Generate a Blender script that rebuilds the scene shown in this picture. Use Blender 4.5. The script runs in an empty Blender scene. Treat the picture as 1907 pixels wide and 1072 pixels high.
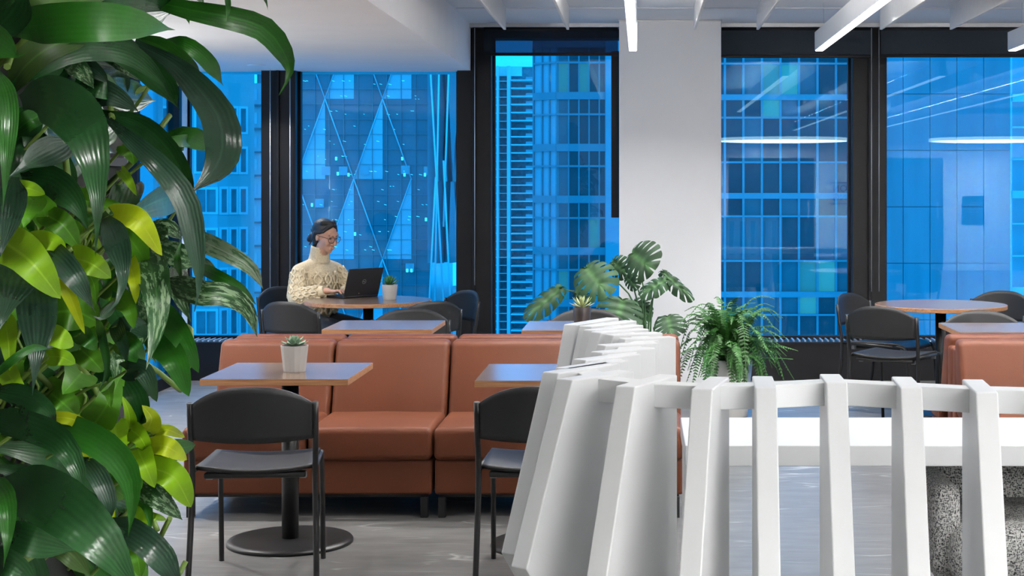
import bpy, bmesh, math, random
from mathutils import Vector, Matrix
random.seed(7)
SC = bpy.context.scene
COL = SC.collection
PI = math.pi

# ------------------------------------------------------------------ camera
FPX, VX, VY, H = 2900.0, 1194.0, 347.0, 1.533      # focal length in px, vanishing point, eye height
cam_d = bpy.data.cameras.new('camera')
cam_d.sensor_width = 36.0
cam_d.lens = FPX / 1907.0 * 36.0
cam_d.shift_x = -(VX - 953.5) / 1907.0
cam_d.shift_y = -(536.0 - VY) / 1907.0
cam_d.clip_end = 3000
cam = bpy.data.objects.new('camera', cam_d)
cam.location = (0, 0, H)
cam.rotation_euler = (PI / 2, 0, 0)
COL.objects.link(cam)
SC.camera = cam

# ------------------------------------------------------------------ daylight and exposure
world = bpy.data.worlds.new('overcast_daylight')
SC.world = world
world.use_nodes = True
bg = world.node_tree.nodes['Background']
bg.inputs[0].default_value = (0.12, 0.50, 1.0, 1)
bg.inputs[1].default_value = 2.5
SC.view_settings.view_transform = 'Standard'
SC.view_settings.look = 'None'
SC.view_settings.gamma = 1.0
SC.view_settings.use_curve_mapping = False
SC.view_settings.exposure = 0.0
LAMP = 4.5           # linear pendant emission
DOWN = 20.0          # downlight lens emission
UPL = 240.0           # emission of the unseen strips added on the pendant tops
RING = 8.0           # ring pendant emission
SOFF_W, CEIL_W, SPREAD, FILL_SCONCE = 16.0, 15.0, 112, 12.0   # downlights, mostly added, and added sconces: watts and beam spread

def P(px, py, Y):
    return Vector(((px - VX) / FPX * Y, Y, H - (py - VY) / FPX * Y))
def PX(px, Y):
    return (px - VX) / FPX * Y

# ------------------------------------------------------------------ materials
MATS = {}
def mat(name, col, rough=0.5, metal=0.0, spec=0.5, noise=0.0, nscale=8.0, bump=0.0, bscale=60.0, emit=None, estr=0.0, coat=0.0, stretch=None):
    if name in MATS: return MATS[name]
    m = bpy.data.materials.new(name); m.use_nodes = True
    nt = m.node_tree; b = nt.nodes['Principled BSDF']
    b.inputs['Base Color'].default_value = (*col, 1)
    b.inputs['Roughness'].default_value = rough
    b.inputs['Metallic'].default_value = metal
    b.inputs['Specular IOR Level'].default_value = spec
    b.inputs['Coat Weight'].default_value = coat
    tc = nt.nodes.new('ShaderNodeTexCoord'); mp = nt.nodes.new('ShaderNodeMapping')
    if stretch: mp.inputs['Scale'].default_value = stretch
    nt.links.new(tc.outputs['Object'], mp.inputs['Vector'])
    if noise > 0:
        n = nt.nodes.new('ShaderNodeTexNoise'); n.inputs['Scale'].default_value = nscale; n.inputs['Detail'].default_value = 5
        nt.links.new(mp.outputs[0], n.inputs['Vector'])
        r = nt.nodes.new('ShaderNodeMapRange'); r.inputs[1].default_value = .3; r.inputs[2].default_value = .7
        r.inputs[3].default_value = 1 - noise; r.inputs[4].default_value = 1 + noise
        nt.links.new(n.outputs[0], r.inputs[0])
        mx = nt.nodes.new('ShaderNodeMix'); mx.data_type = 'RGBA'; mx.blend_type = 'MULTIPLY'; mx.inputs[0].default_value = 1
        mx.inputs[6].default_value = (*col, 1); nt.links.new(r.outputs[0], mx.inputs[7])
        nt.links.new(mx.outputs[2], b.inputs['Base Color'])
    if bump > 0:
        n2 = nt.nodes.new('ShaderNodeTexNoise'); n2.inputs['Scale'].default_value = bscale; n2.inputs['Detail'].default_value = 3
        nt.links.new(mp.outputs[0], n2.inputs['Vector'])
        bp = nt.nodes.new('ShaderNodeBump'); bp.inputs['Strength'].default_value = bump; bp.inputs['Distance'].default_value = 0.004
        nt.links.new(n2.outputs[0], bp.inputs['Height']); nt.links.new(bp.outputs[0], b.inputs['Normal'])
    if emit:
        b.inputs['Emission Color'].default_value = (*emit, 1); b.inputs['Emission Strength'].default_value = estr
    MATS[name] = m
    return m

def mat_glass(name, tint, f0=0.04):
    m = bpy.data.materials.new(name); m.use_nodes = True
    nt = m.node_tree; nt.nodes.clear()
    out = nt.nodes.new('ShaderNodeOutputMaterial'); mix = nt.nodes.new('ShaderNodeMixShader')
    tr = nt.nodes.new('ShaderNodeBsdfTransparent'); tr.inputs[0].default_value = (*tint, 1)
    gl = nt.nodes.new('ShaderNodeBsdfGlossy'); gl.inputs['Roughness'].default_value = 0.0
    lw = nt.nodes.new('ShaderNodeLayerWeight'); lw.inputs['Blend'].default_value = 0.5
    pw = nt.nodes.new('ShaderNodeMath'); pw.operation = 'POWER'; pw.inputs[1].default_value = 4.0
    ma = nt.nodes.new('ShaderNodeMath'); ma.operation = 'MULTIPLY_ADD'; ma.inputs[1].default_value = 0.7; ma.inputs[2].default_value = f0
    nt.links.new(lw.outputs['Facing'], pw.inputs[0]); nt.links.new(pw.outputs[0], ma.inputs[0])
    nt.links.new(ma.outputs[0], mix.inputs[0]); nt.links.new(tr.outputs[0], mix.inputs[1]); nt.links.new(gl.outputs[0], mix.inputs[2])
    nt.links.new(mix.outputs[0], out.inputs[0])
    MATS[name] = m
    return m

def mat_wood(name, base, dark, scale=1.0, rough=0.32, axis='X'):
    m = bpy.data.materials.new(name); m.use_nodes = True
    nt = m.node_tree; b = nt.nodes['Principled BSDF']; b.inputs['Roughness'].default_value = rough
    tc = nt.nodes.new('ShaderNodeTexCoord'); mp = nt.nodes.new('ShaderNodeMapping')
    mp.inputs['Scale'].default_value = (1.5, 40, 40) if axis == 'X' else (40, 1.5, 40)
    nt.links.new(tc.outputs['Object'], mp.inputs[0])
    n = nt.nodes.new('ShaderNodeTexNoise'); n.inputs['Scale'].default_value = scale; n.inputs['Detail'].default_value = 6; n.inputs['Distortion'].default_value = .6
    nt.links.new(mp.outputs[0], n.inputs['Vector'])
    r = nt.nodes.new('ShaderNodeValToRGB'); r.color_ramp.elements[0].position = .35; r.color_ramp.elements[1].position = .65
    r.color_ramp.elements[0].color = (*dark, 1); r.color_ramp.elements[1].color = (*base, 1)
    nt.links.new(n.outputs[0], r.inputs[0]); nt.links.new(r.outputs[0], b.inputs['Base Color'])
    MATS[name] = m
    return m

M_WHITE = mat('white_lacquer', (.80, .815, .825), .36, noise=.015, nscale=3)
M_WALL = mat('white_wall_paint', (.86, .86, .87), .75, noise=.02, nscale=2, bump=.04, bscale=150)
M_CEIL = mat('ceiling_paint', (.84, .84, .84), .9, noise=.02, nscale=3)
M_BAFFLE = mat('baffle_felt', (.74, .74, .74), .9, noise=.03, nscale=20)
M_BLACKF = mat('black_frame', (.004, .004, .005), .5, spec=.22, noise=.1, nscale=5)
M_SILL = mat('black_sill', (.004, .004, .0055), .55, spec=.25, noise=.15, nscale=4)
M_STEEL = mat('black_steel', (.006, .006, .0065), .38, spec=.35, noise=.08, nscale=30)
M_PLAST = mat('black_plastic', (.007, .007, .008), .5, spec=.35, bump=.05, bscale=400)
M_CLIP = mat('grey_clip', (.25, .27, .29), .5, noise=.04)
M_ALU = mat('aluminium', (.55, .55, .56), .4, metal=.7, noise=.03)
M_LEATHER = mat('cognac_leather', (.088, .0255, .0108), .5, spec=.18, noise=.06, nscale=4, bump=.12, bscale=260)
M_EDGE = mat_wood('wood_edge', (.40, .20, .09), (.22, .095, .038), 3.0, .5)
M_TOP = mat_wood('wood_top', (.20, .135, .095), (.15, .10, .072), 1.2, .20)
M_GLASS = mat_glass('window_glass', (.24, .86, 1.0), .032)
M_CLEAR = mat_glass('clear_glass', (.97, .98, .98), .04)
M_BLIND = mat('blind_fabric', (.010, .018, .030), .8, noise=.1, nscale=60)
M_LAMP = mat('lamp_diffuser', (.9, .9, .9), .6, emit=(1, .985, .97), estr=LAMP)
M_DOWN = mat('downlight_lens', (.9, .9, .9), .6, emit=(1, .97, .93), estr=DOWN)
M_UP = mat('added_uplight_glow', (.9, .9, .9), .6, emit=(1, .985, .97), estr=UPL)
M_RING = mat('ring_diffuser', (.9, .9, .9), .6, emit=(1, .98, .95), estr=RING)
M_POT = mat('pot_ceramic', (.40, .385, .37), .45, noise=.04, nscale=15)
M_POTW = mat('pot_white', (.80, .79, .77), .4, noise=.03, nscale=8)
M_POTB = mat('pot_black', (.018, .014, .014), .4, noise=.05)
M_SOIL = mat('soil', (.03, .022, .015), .95, noise=.4, nscale=60, bump=.6, bscale=80)

def mat_floor():
    m = bpy.data.materials.new('stone_floor'); m.use_nodes = True
    nt = m.node_tree; b = nt.nodes['Principled BSDF']; b.inputs['Roughness'].default_value = .38
    tc = nt.nodes.new('ShaderNodeTexCoord')
    mp = nt.nodes.new('ShaderNodeMapping'); mp.inputs['Rotation'].default_value = (0, 0, .12); mp.inputs['Scale'].default_value = (2.2, 9, 1)
    nt.links.new(tc.outputs['Object'], mp.inputs[0])
    n = nt.nodes.new('ShaderNodeTexNoise'); n.inputs['Scale'].default_value = 1.6; n.inputs['Detail'].default_value = 8; n.inputs['Roughness'].default_value = .65
    nt.links.new(mp.outputs[0], n.inputs['Vector'])
    r = nt.nodes.new('ShaderNodeValToRGB'); r.color_ramp.elements[0].position = .3; r.color_ramp.elements[1].position = .72
    r.color_ramp.elements[0].color = (.092, .0905, .089, 1); r.color_ramp.elements[1].color = (.175, .171, .167, 1)
    nt.links.new(n.outputs[0], r.inputs[0])
    col = r.outputs[0]
    # pale hair-line veins: thin iso-lines of stretched, rotated noise, broken up by a mask
    for k, (rot, sc, sd) in enumerate(((.5, 1.3, 3.1), (-.65, 1.1, 11.7), (.1, .9, 23.0))):
        mp2 = nt.nodes.new('ShaderNodeMapping'); mp2.inputs['Rotation'].default_value = (0, 0, rot); mp2.inputs['Location'].default_value = (sd, sd * .7, 0)
        mp2.inputs['Scale'].default_value = (.35 * sc, 1.5 * sc, 1)
        nt.links.new(tc.outputs['Object'], mp2.inputs[0])
        n2 = nt.nodes.new('ShaderNodeTexNoise'); n2.inputs['Scale'].default_value = 1.5; n2.inputs['Detail'].default_value = 2.5; n2.inputs['Roughness'].default_value = .45
        nt.links.new(mp2.outputs[0], n2.inputs['Vector'])
        s = nt.nodes.new('ShaderNodeMath'); s.operation = 'SUBTRACT'; s.inputs[1].default_value = .5; nt.links.new(n2.outputs[0], s.inputs[0])
        a = nt.nodes.new('ShaderNodeMath'); a.operation = 'ABSOLUTE'; nt.links.new(s.outputs[0], a.inputs[0])
        rr = nt.nodes.new('ShaderNodeMapRange'); rr.inputs[1].default_value = .0; rr.inputs[2].default_value = .0045; rr.inputs[3].default_value = 1; rr.inputs[4].default_value = 0
        nt.links.new(a.outputs[0], rr.inputs[0])
        n3 = nt.nodes.new('ShaderNodeTexNoise'); n3.inputs['Scale'].default_value = 2.3 + k; nt.links.new(tc.outputs['Object'], n3.inputs['Vector'])
        r3 = nt.nodes.new('ShaderNodeMapRange'); r3.inputs[1].default_value = .5; r3.inputs[2].default_value = .62; nt.links.new(n3.outputs[0], r3.inputs[0])
        mu = nt.nodes.new('ShaderNodeMath'); mu.operation = 'MULTIPLY'; nt.links.new(rr.outputs[0], mu.inputs[0]); nt.links.new(r3.outputs[0], mu.inputs[1])
        mu2 = nt.nodes.new('ShaderNodeMath'); mu2.operation = 'MULTIPLY'; mu2.inputs[1].default_value = .6; nt.links.new(mu.outputs[0], mu2.inputs[0])
        mx = nt.nodes.new('ShaderNodeMix'); mx.data_type = 'RGBA'; mx.inputs[7].default_value = (.52, .51, .50, 1)
        nt.links.new(mu2.outputs[0], mx.inputs[0]); nt.links.new(col, mx.inputs[6]); col = mx.outputs[2]
    nt.links.new(col, b.inputs['Base Color'])
    bp = nt.nodes.new('ShaderNodeBump'); bp.inputs['Strength'].default_value = .08; bp.inputs['Distance'].default_value = .004
    nt.links.new(n.outputs[0], bp.inputs['Height']); nt.links.new(bp.outputs[0], b.inputs['Normal'])
    MATS['stone_floor'] = m
    return m
M_FLOOR = mat_floor()

# ------------------------------------------------------------------ mesh helpers
class MB:
    """collects vertices and faces; build() links them as ONE mesh object"""
    def __init__(s): s.v = []; s.f = []; s.sm = []; s.uv = None
    def add(s, vs, fs, smooth=False):
        o = len(s.v); s.v += [Vector(v) for v in vs]
        for f in fs: s.f.append([i + o for i in f]); s.sm.append(smooth)
        return s
    def box(s, a, b):
        x0, y0, z0 = a; x1, y1, z1 = b
        return s.add([(x0, y0, z0), (x1, y0, z0), (x1, y1, z0), (x0, y1, z0), (x0, y0, z1), (x1, y0, z1), (x1, y1, z1), (x0, y1, z1)],
              [(0, 3, 2, 1), (4, 5, 6, 7), (0, 1, 5, 4), (1, 2, 6, 5), (2, 3, 7, 6), (3, 0, 4, 7)])
    def prism(s, poly, vec):
        n = len(poly); vec = Vector(vec)
        vs = [Vector(p) for p in poly] + [Vector(p) + vec for p in poly]
        fs = [tuple(range(n - 1, -1, -1)), tuple(range(n, 2 * n))] + [(i, (i + 1) % n, (i + 1) % n + n, i + n) for i in range(n)]
        return s.add(vs, fs)
    def tube(s, path, r, n=10, caps=True):
        path = [Vector(p) for p in path]; k = len(path)
        rs = r if isinstance(r, (list, tuple)) else [r] * k
        T0 = (path[1] - path[0]).normalized()
        up = Vector((0, 0, 1)) if abs(T0.z) < .9 else Vector((1, 0, 0))
        A = T0.cross(up).normalized()
        vs = []
        for i in range(k):
            if i == 0: T = path[1] - path[0]
            elif i == k - 1: T = path[-1] - path[-2]
            else: T = (path[i + 1] - path[i]).normalized() + (path[i] - path[i - 1]).normalized()
            T = T.normalized() if T.length > 1e-9 else T0
            A = A - T * A.dot(T)
            A = A.normalized() if A.length > 1e-6 else T.orthogonal().normalized()
            B = T.cross(A)
            for j in range(n):
                a = 2 * PI * j / n
                vs.append(path[i] + (A * math.cos(a) + B * math.sin(a)) * rs[i])
        fs = [(i * n + j, i * n + (j + 1) % n, (i + 1) * n + (j + 1) % n, (i + 1) * n + j) for i in range(k - 1) for j in range(n)]
        o = len(s.v); s.add(vs, fs, True)
        if caps:
            s.f.append([o + j for j in range(n - 1, -1, -1)]); s.sm.append(False)
            s.f.append([o + (k - 1) * n + j for j in range(n)]); s.sm.append(False)
        return s
    def lathe(s, prof, n=32, c=(0, 0, 0), smooth=True):
        c = Vector(c); vs = []; k = len(prof)
        for r, z in prof:
            for j in range(n):
                a = 2 * PI * j / n; vs.append(c + Vector((r * math.cos(a), r * math.sin(a), z)))
        fs = [(i * n + j, i * n + (j + 1) % n, (i + 1) * n + (j + 1) % n, (i + 1) * n + j) for i in range(k - 1) for j in range(n)]
        o = len(s.v); s.add(vs, fs, smooth)
        if prof[0][0] > 1e-6: s.f.append([o + j for j in range(n - 1, -1, -1)]); s.sm.append(False)
        if prof[-1][0] > 1e-6: s.f.append([o + (k - 1) * n + j for j in range(n)]); s.sm.append(False)
        return s
    def ell(s, c, r, n=16, m=10, rot=None):
        c = Vector(c); vs = []; R = rot or Matrix.Identity(3)
        for i in range(m + 1):
            th = PI * i / m
            for j in range(n):
                a = 2 * PI * j / n
                vs.append(c + R @ Vector((r[0] * math.sin(th) * math.cos(a), r[1] * math.sin(th) * math.sin(a), r[2] * math.cos(th))))
        fs = [(i * n + j, (i + 1) * n + j, (i + 1) * n + (j + 1) % n, i * n + (j + 1) % n) for i in range(m) for j in range(n)]
        return s.add(vs, fs, True)
    def caps(s, a, b, ra, rb, n=14):
        """tapered capsule"""
        a = Vector(a); b = Vector(b); d = (b - a).normalized()
        pth, rr = [], []
        for k in range(5):
            t = -PI / 2 + PI / 2 * k / 4; pth.append(a + d * ra * math.sin(t)); rr.append(max(ra * math.cos(t), 1e-4))
        for k in range(1, 5):
            t = k / 5; pth.append(a.lerp(b, t)); rr.append(ra + (rb - ra) * t)
        for k in range(5):
            t = PI / 2 * k / 4; pth.append(b + d * rb * math.sin(t)); rr.append(max(rb * math.cos(t), 1e-4))
        return s.tube(pth, rr, n)
    def rbox(s, size, r, c=(0, 0, 0), n=8, puff=(0, 0, 0)):
        """rounded, optionally puffed cushion block"""
        hx, hy, hz = size[0] / 2, size[1] / 2, size[2] / 2; c = Vector(c)
        def g(h):
            out = [-h, -h + r * .3, -h + r * .65, -h + r]
            inner = max(1, n - 6)
            out += [-h + r + (2 * h - 2 * r) * k / inner for k in range(1, inner)]
            return out + [h - r, h - r * .65, h - r * .3, h]
        gs = (g(hx), g(hy), g(hz)); hh = (hx, hy, hz)
        for ax in range(3):
            u, w = (ax + 1) % 3, (ax + 2) % 3
            for sg in (-1, 1):
                vs = []; U, W = gs[u], gs[w]
                for a in U:
                    for b in W:
                        q = [0, 0, 0]; q[ax] = sg * hh[ax]; q[u] = a; q[w] = b
                        qc = Vector([max(-hh[i] + r, min(hh[i] - r, q[i])) for i in range(3)])
                        d = Vector(q) - qc
                        pt = qc + (d.normalized() * r if d.length > 1e-9 else d)
                        pf = puff[ax] * (math.cos(PI / 2 * a / hh[u]) * math.cos(PI / 2 * b / hh[w])) ** .5 if abs(a) < hh[u] and abs(b) < hh[w] else 0
                        pt[ax] += sg * pf
                        vs.append(c + pt)
                nw = len(W)
                fs = []
                for i in range(len(U) - 1):
                    for j in range(nw - 1):
                        f = (i * nw + j, (i + 1) * nw + j, (i + 1) * nw + j + 1, i * nw + j + 1)
                        fs.append(f if sg > 0 else f[::-1])
                s.add(vs, fs, True)
        return s
    def mesh(s, name, weld=False):
        me = bpy.data.meshes.new(name)
        me.from_pydata([tuple(v) for v in s.v], [], s.f)
        me.polygons.foreach_set('use_smooth', s.sm)
        if s.uv:
            ul = me.uv_layers.new(name='UVMap')
            for li, l in enumerate(me.loops): ul.data[li].uv = s.uv[l.vertex_index]
        if weld:
            bm = bmesh.new(); bm.from_mesh(me); bmesh.ops.remove_doubles(bm, verts=bm.verts, dist=1e-5)
            bmesh.ops.recalc_face_normals(bm, faces=bm.faces); bm.to_mesh(me); bm.free()
        me.update()
        return me
    def build(s, name, m, parent=None, bevel=0, seg=2, weld=False):
        return link(name, s.mesh(name, weld), m, parent, bevel, seg)

def link(name, me, m, parent=None, bevel=0, seg=2):
    if m and not me.materials: me.materials.append(m)
    o = bpy.data.objects.new(name, me); COL.objects.link(o)
    if parent: o.parent = parent
    if bevel:
        b = o.modifiers.new('bevel', 'BEVEL'); b.width = bevel; b.segments = seg; b.limit_method = 'ANGLE'; b.angle_limit = .6
    return o
def tag(o, label, cat, group=None):
    o['label'] = label; o['category'] = cat
    if group: o['group'] = group
    return o
def struct(o): o['kind'] = 'structure'; return o
def thing(name, label, cat, loc=(0, 0, 0), rz=0.0, group=None):
    o = bpy.data.objects.new(name, None); COL.objects.link(o)
    o.empty_display_size = .05; o.location = loc; o.rotation_euler = (0, 0, rz)
    return tag(o, label, cat, group)
KIDS = {}
def copy_tree(root, loc, rz, label, group=None):
    def cp(o, par):
        c = o.copy(); COL.objects.link(c); c.parent = par
        for ch in [k for k in ALLKIDS.get(o.name, [])]: cp(ch, c)
        return c
    ALLKIDS = {}
    def walk(o):
        ks = [k for k in COL.objects if k.parent == o]
        ALLKIDS[o.name] = ks
        for k in ks: walk(k)
    walk(root)
    r = cp(root, None); r.location = loc; r.rotation_euler = (0, 0, rz); r['label'] = label
    if group: r['group'] = group
    return r
def smooth01(a, b, x):
    t = max(0.0, min(1.0, (x - a) / (b - a))); return t * t * (3 - 2 * t)
def catmull(pts, n):
    pts = [Vector(p) for p in pts]
    if len(pts) == 2: return [pts[0].lerp(pts[1], i / n) for i in range(n + 1)]
    ext = [pts[0] * 2 - pts[1]] + pts + [pts[-1] * 2 - pts[-2]]
    L = [0]
    for i in range(1, len(pts)): L.append(L[-1] + (pts[i] - pts[i - 1]).length)
    out = []
    for i in range(n + 1):
        d = L[-1] * i / n; k = 0
        while k < len(pts) - 2 and d > L[k + 1]: k += 1
        t = (d - L[k]) / max(1e-9, L[k + 1] - L[k])
        p0, p1, p2, p3 = ext[k], ext[k + 1], ext[k + 2], ext[k + 3]
        out.append(.5 * ((2 * p1) + (p2 - p0) * t + (2 * p0 - 5 * p1 + 4 * p2 - p3) * t * t + (3 * p1 - p0 - 3 * p2 + p3) * t ** 3))
    return out
# ------------------------------------------------------------------ room shell
YW, YS, ZC, ZS = 12.6, 12.3, 2.83, 2.46          # glass plane, sill front, ceiling, soffit
XL, XS, XR, YB = -3.66, -1.364, 7.6, -3.2
ZSILL = H - (627 - VY) / FPX * YW
fl = struct(MB().box((XL - .3, YB - .2, -.15), (XR + .2, YW + .3, 0)).build('floor', M_FLOOR))
struct(MB().box((XS, YB - .2, ZC), (XR + .2, YW + .3, ZC + .2)).build('ceiling', M_CEIL))
struct(MB().box((XL - .3, YB - .2, ZS), (XS, YW + .3, ZC + .2)).build('trim_1', M_CEIL))            # dropped soffit on the left
struct(MB().box((XS + .02, 11.30, ZC - .006), (XR, 11.325, ZC + .01)).build('trim_2', M_BAFFLE))     # joint where baffles stop
struct(MB().box((XR, YB, 0), (XR + .2, YW + .3, ZC)).build('wall_right', M_WALL))
struct(MB().box((XL - .3, YB - .2, 0), (XR + .2, YB, ZC)).build('wall_back', M_WALL))
struct(MB().box((XL - .2, YB, 0), (XL, 10.6, ZC)).build('wall_left', M_WALL))  # carried on out of view, in place of glazing, to cut blue daylight
# window wall: low black wall under the glass, sill convector with grille, header
struct(MB().box((XL - .1, YS, 0), (XR, YW + .2, ZSILL - .03)).build('wall_window', M_SILL))
sill = struct(MB().box((XL - .1, YS - .01, ZSILL - .03), (XR, YW + .2, ZSILL - .012)).build('trim_3', M_SILL))
gb = MB().box((-.006, YS + .02, ZSILL - .012), (.006, YW - .07, ZSILL)).mesh('grille_bar')
for i in range(150):
    o = link('grille_bar', gb, M_ALU, sill); o.location.x = XL + .1 + i * .045
struct(MB().box((XL - .1, YW - .05, ZC - .10), (XR, YW + .2, ZC)).build('trim_4', M_BLACKF))
struct(MB().box((XS, YW - .22, ZC - .03), (XR, YW - .05, ZC)).build('trim_5', M_ALU))               # blind pocket strip
MX = 12.6 / FPX
def wx(px): return (px - VX) * MX
def mull(a, b, name, z0=ZSILL - .02, z1=ZC, d=.14):
    m = MB().box((wx(a), YW - d, z0), (wx(b), YW + .08, z1))
    m.box((wx((a + b) / 2) - .012, YW - d - .03, z0), (wx((a + b) / 2) + .012, YW - d, z1))
    return struct(m.build(name, M_BLACKF, bevel=.004))
mull(494, 557, 'trim_6'); mull(855, 918, 'trim_7'); mull(1583, 1646, 'trim_8')
mull(2110, 2170, 'trim_9')
struct(MB().box((wx(2170), YW - .1, ZSILL - .03), (XR, YW + .2, ZC)).build('wall_far_blocker', M_WALL))  # unseen solid wall in place of windows, added to cut blue daylight
struct(MB().box((XL - .06, YW - .2, 0), (wx(351), YW + .1, ZC)).build('trim_11', M_WALL))            # pale corner post
col = struct(MB().box((PX(1153, 12.13), 12.13, 0), (PX(1343, 12.13), YW + .25, ZC - .003)).build('wall_column', M_WALL, bevel=.004))
struct(MB().box((PX(1153, 12.13) - .004, 12.12, ZC - .012), (PX(1343, 12.13) + .004, 12.14, ZC - .002)).build('trim_13', M_ALU))
def window(n, a, b, z1=ZC - .06):
    w = struct(MB().box((a, YW - .006, ZSILL - .02), (b, YW + .006, z1)).build('window_%d' % n, M_GLASS))
    fm = MB()
    for x in (a - .01, b - .02): fm.box((x, YW - .03, ZSILL - .02), (x + .03, YW + .03, z1))
    fm.box((a, YW - .04, ZSILL - .02), (b, YW + .04, ZSILL + .012))
    fm.build('window_frame', M_BLACKF, w)
    return w
window(1, wx(351), wx(494)); window(2, wx(557), wx(855)); window(3, wx(918), wx(1160)); window(4, wx(1335), wx(1583))
window(5, wx(1646), wx(2110))
# left side: full-height glazing
ys = [10.6, 11.2, 12.22]
for i in range(2):
    w = struct(MB().box((XL - .006, ys[i] + .03, .09), (XL + .006, ys[i + 1] - .03, ZS)).build('window_%d' % (6 + i), M_GLASS))
    MB().box((XL - .05, ys[i], 0), (XL + .06, ys[i + 1], .09)).build('bottom_rail', M_BLACKF, w)
    MB().box((XL - .05, ys[i + 1] - .05, .09), (XL + .05, ys[i + 1] + .02, ZS)).build('window_post', M_BLACKF, w)
# ------------------------------------------------------------------ blinds
def blind(label, a, b, y0, chain=None, z1=ZC - .03, mt=None):
    t = thing('roller_blind', label, 'blind', ((a + b) / 2, YW - .18, ZC - .3), group='roller blinds')
    hw = (b - a) / 2; zb = H - (y0 - VY) / FPX * (YW - .18) - (ZC - .3)
    MB().box((-hw, -.004, zb), (hw, .004, z1 - ZC + .3)).build('fabric', mt or M_BLIND, t)
    MB().box((-hw, -.012, zb - .012), (hw, .012, zb + .012)).build('bottom_bar', M_BLACKF, t, bevel=.004)
    MB().tube([(-hw + .01, .02, .26), (hw - .01, .02, .26)], .028, 12).build('roller', M_BLACKF, t)
    if chain:
        for cx, z in chain:
            x = PX(cx, YW - .24) - (a + b) / 2
            MB().tube([(x, -.06, .26), (x, -.06, z - ZC + .3)], .0035, 6).build('chain', M_ALU, t)
    return t
m = M_BLIND.copy(); m.name = 'blind_fabric_sheer'; nt = m.node_tree; pb = nt.nodes['Principled BSDF']
mx = nt.nodes.new('ShaderNodeMixShader'); tr = nt.nodes.new('ShaderNodeBsdfTransparent'); tr.inputs[0].default_value = (.5, .6, .7, 1); mx.inputs[0].default_value = .55
nt.links.new(pb.outputs[0], mx.inputs[2]); nt.links.new(tr.outputs[0], mx.inputs[1]); nt.links.new(mx.outputs[0], nt.nodes['Material Output'].inputs[0])
blind('sheer dark roller blind rolled up beside the white column, left of it', wx(905), wx(1152), 101, [(884, .75)], mt=m)
blind('dark navy roller blind right beside the white column, on its right', wx(1340), wx(1619), 105, [(1623, .7)])
blind('dark navy roller blind at the far right of the photo', wx(1634), wx(2140), 104, [(1637, .7)])
# dark blind side channel against the column
tag(MB().box((wx(1139), YW - .165, H - (405 - VY) / FPX * 12.45), (wx(1153), YW - .06, H + (VY - 95) / FPX * 12.45)).build('blind_channel', M_BLACKF, bevel=.004),
    'narrow black vertical channel on the left edge of the white column', 'blind channel')
for cx, zz in ((503, .62), (540, .8)):
    t = thing('blind_chain', 'thin grey pull chain hanging %s on the black mullion behind the woman' % ('left' if cx == 503 else 'right'), 'blind chain', (PX(cx, YW - .2), YW - .2, zz))
    MB().tube([(0, 0, 0), (0, 0, ZS - zz)], .004, 6).build('cord', M_ALU, t)
    MB().box((-.008, -.006, -.03), (.008, .006, 0)).build('chain_weight', M_ALU, t)
# ------------------------------------------------------------------ baffles and pendants
BX = [-.986, -.53, .388, .843, 1.735, 2.24, 3.14, 3.6, 4.5, 4.96, 5.9, 6.36]
blabels = {0: 'grey ceiling baffle nearest the dropped soffit', 1: 'grey ceiling baffle left of the light beside the white column', 2: 'grey ceiling baffle above the white column',
           3: 'grey ceiling baffle just right of the white column', 4: 'grey ceiling baffle right of the long white pendant light', 5: 'grey ceiling baffle nearest the right edge'}
for i, x in enumerate(BX):
    o = MB().box((-.009, -4.2, -.165), (.009, 4.26, 0)).build('ceiling_baffle', M_BAFFLE, bevel=.002)
    o.location = (x, 7.0, ZC)
    tag(o, blabels.get(i, 'grey ceiling baffle further right, past the frame edge'), 'ceiling baffle', 'ceiling baffles')
llab = ['slim white linear pendant light in front of the white column', 'white linear pendant light over the right-hand windows, hanging on a thin wire', 'white linear pendant light cut off by the right edge',
        'white linear pendant light to the right of the view', 'last white linear pendant light by the right wall', 'white linear pendant light behind']
for i, x in enumerate((-.06, 1.29, 2.69, 4.05)):
    t = thing('linear_pendant_light', llab[i], 'light', (x, 0, 2.515), group='linear pendant lights')
    y0 = 4.6 if i < 2 else -2.2
    MB().box((-.031, y0, .004), (.031, 11.3, .137)).build('housing', M_WHITE, t, bevel=.002)
    MB().box((-.026, y0 + .01, -.002), (.026, 11.29, .006)).build('diffuser', M_LAMP, t)
    MB().box((-.026, y0 + .01, .137), (.026, 9.6, .139)).build('added_uplight', M_UP, t)  # glowing strip added out of view to brighten ceiling and room
    for y in (11.0, 8.0, 5.0): MB().tube([(0, y, .137), (0, y, ZC - 2.515)], .0015, 6).build('suspension_wire', M_ALU, t)
def downlight(label, x, y, z, watts, group, spread=None):
    t = thing('downlight', label, 'light', (x, y, z), group=group)
    MB().lathe([(.058, -.004), (.066, -.006), (.07, 0), (.07, .0)], 28).build('trim_ring', M_WHITE, t)
    MB().lathe([(.0, -.003), (.058, -.003), (.058, .0)], 28).build('lens', M_DOWN, t)
    ld = bpy.data.lights.new('lamp', 'AREA'); ld.shape = 'DISK'; ld.size = .11; ld.energy = watts; ld.color = (1, .985, .965); ld.spread = math.radians(spread or SPREAD)
    lo = bpy.data.objects.new('lamp', ld); COL.objects.link(lo); lo.parent = t; lo.location = (0, 0, -.012)
downlight('small round recessed downlight in the soffit near the left window', -2.94, 11.9, ZS, SOFF_W * 1.2, 'soffit downlights')
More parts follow.
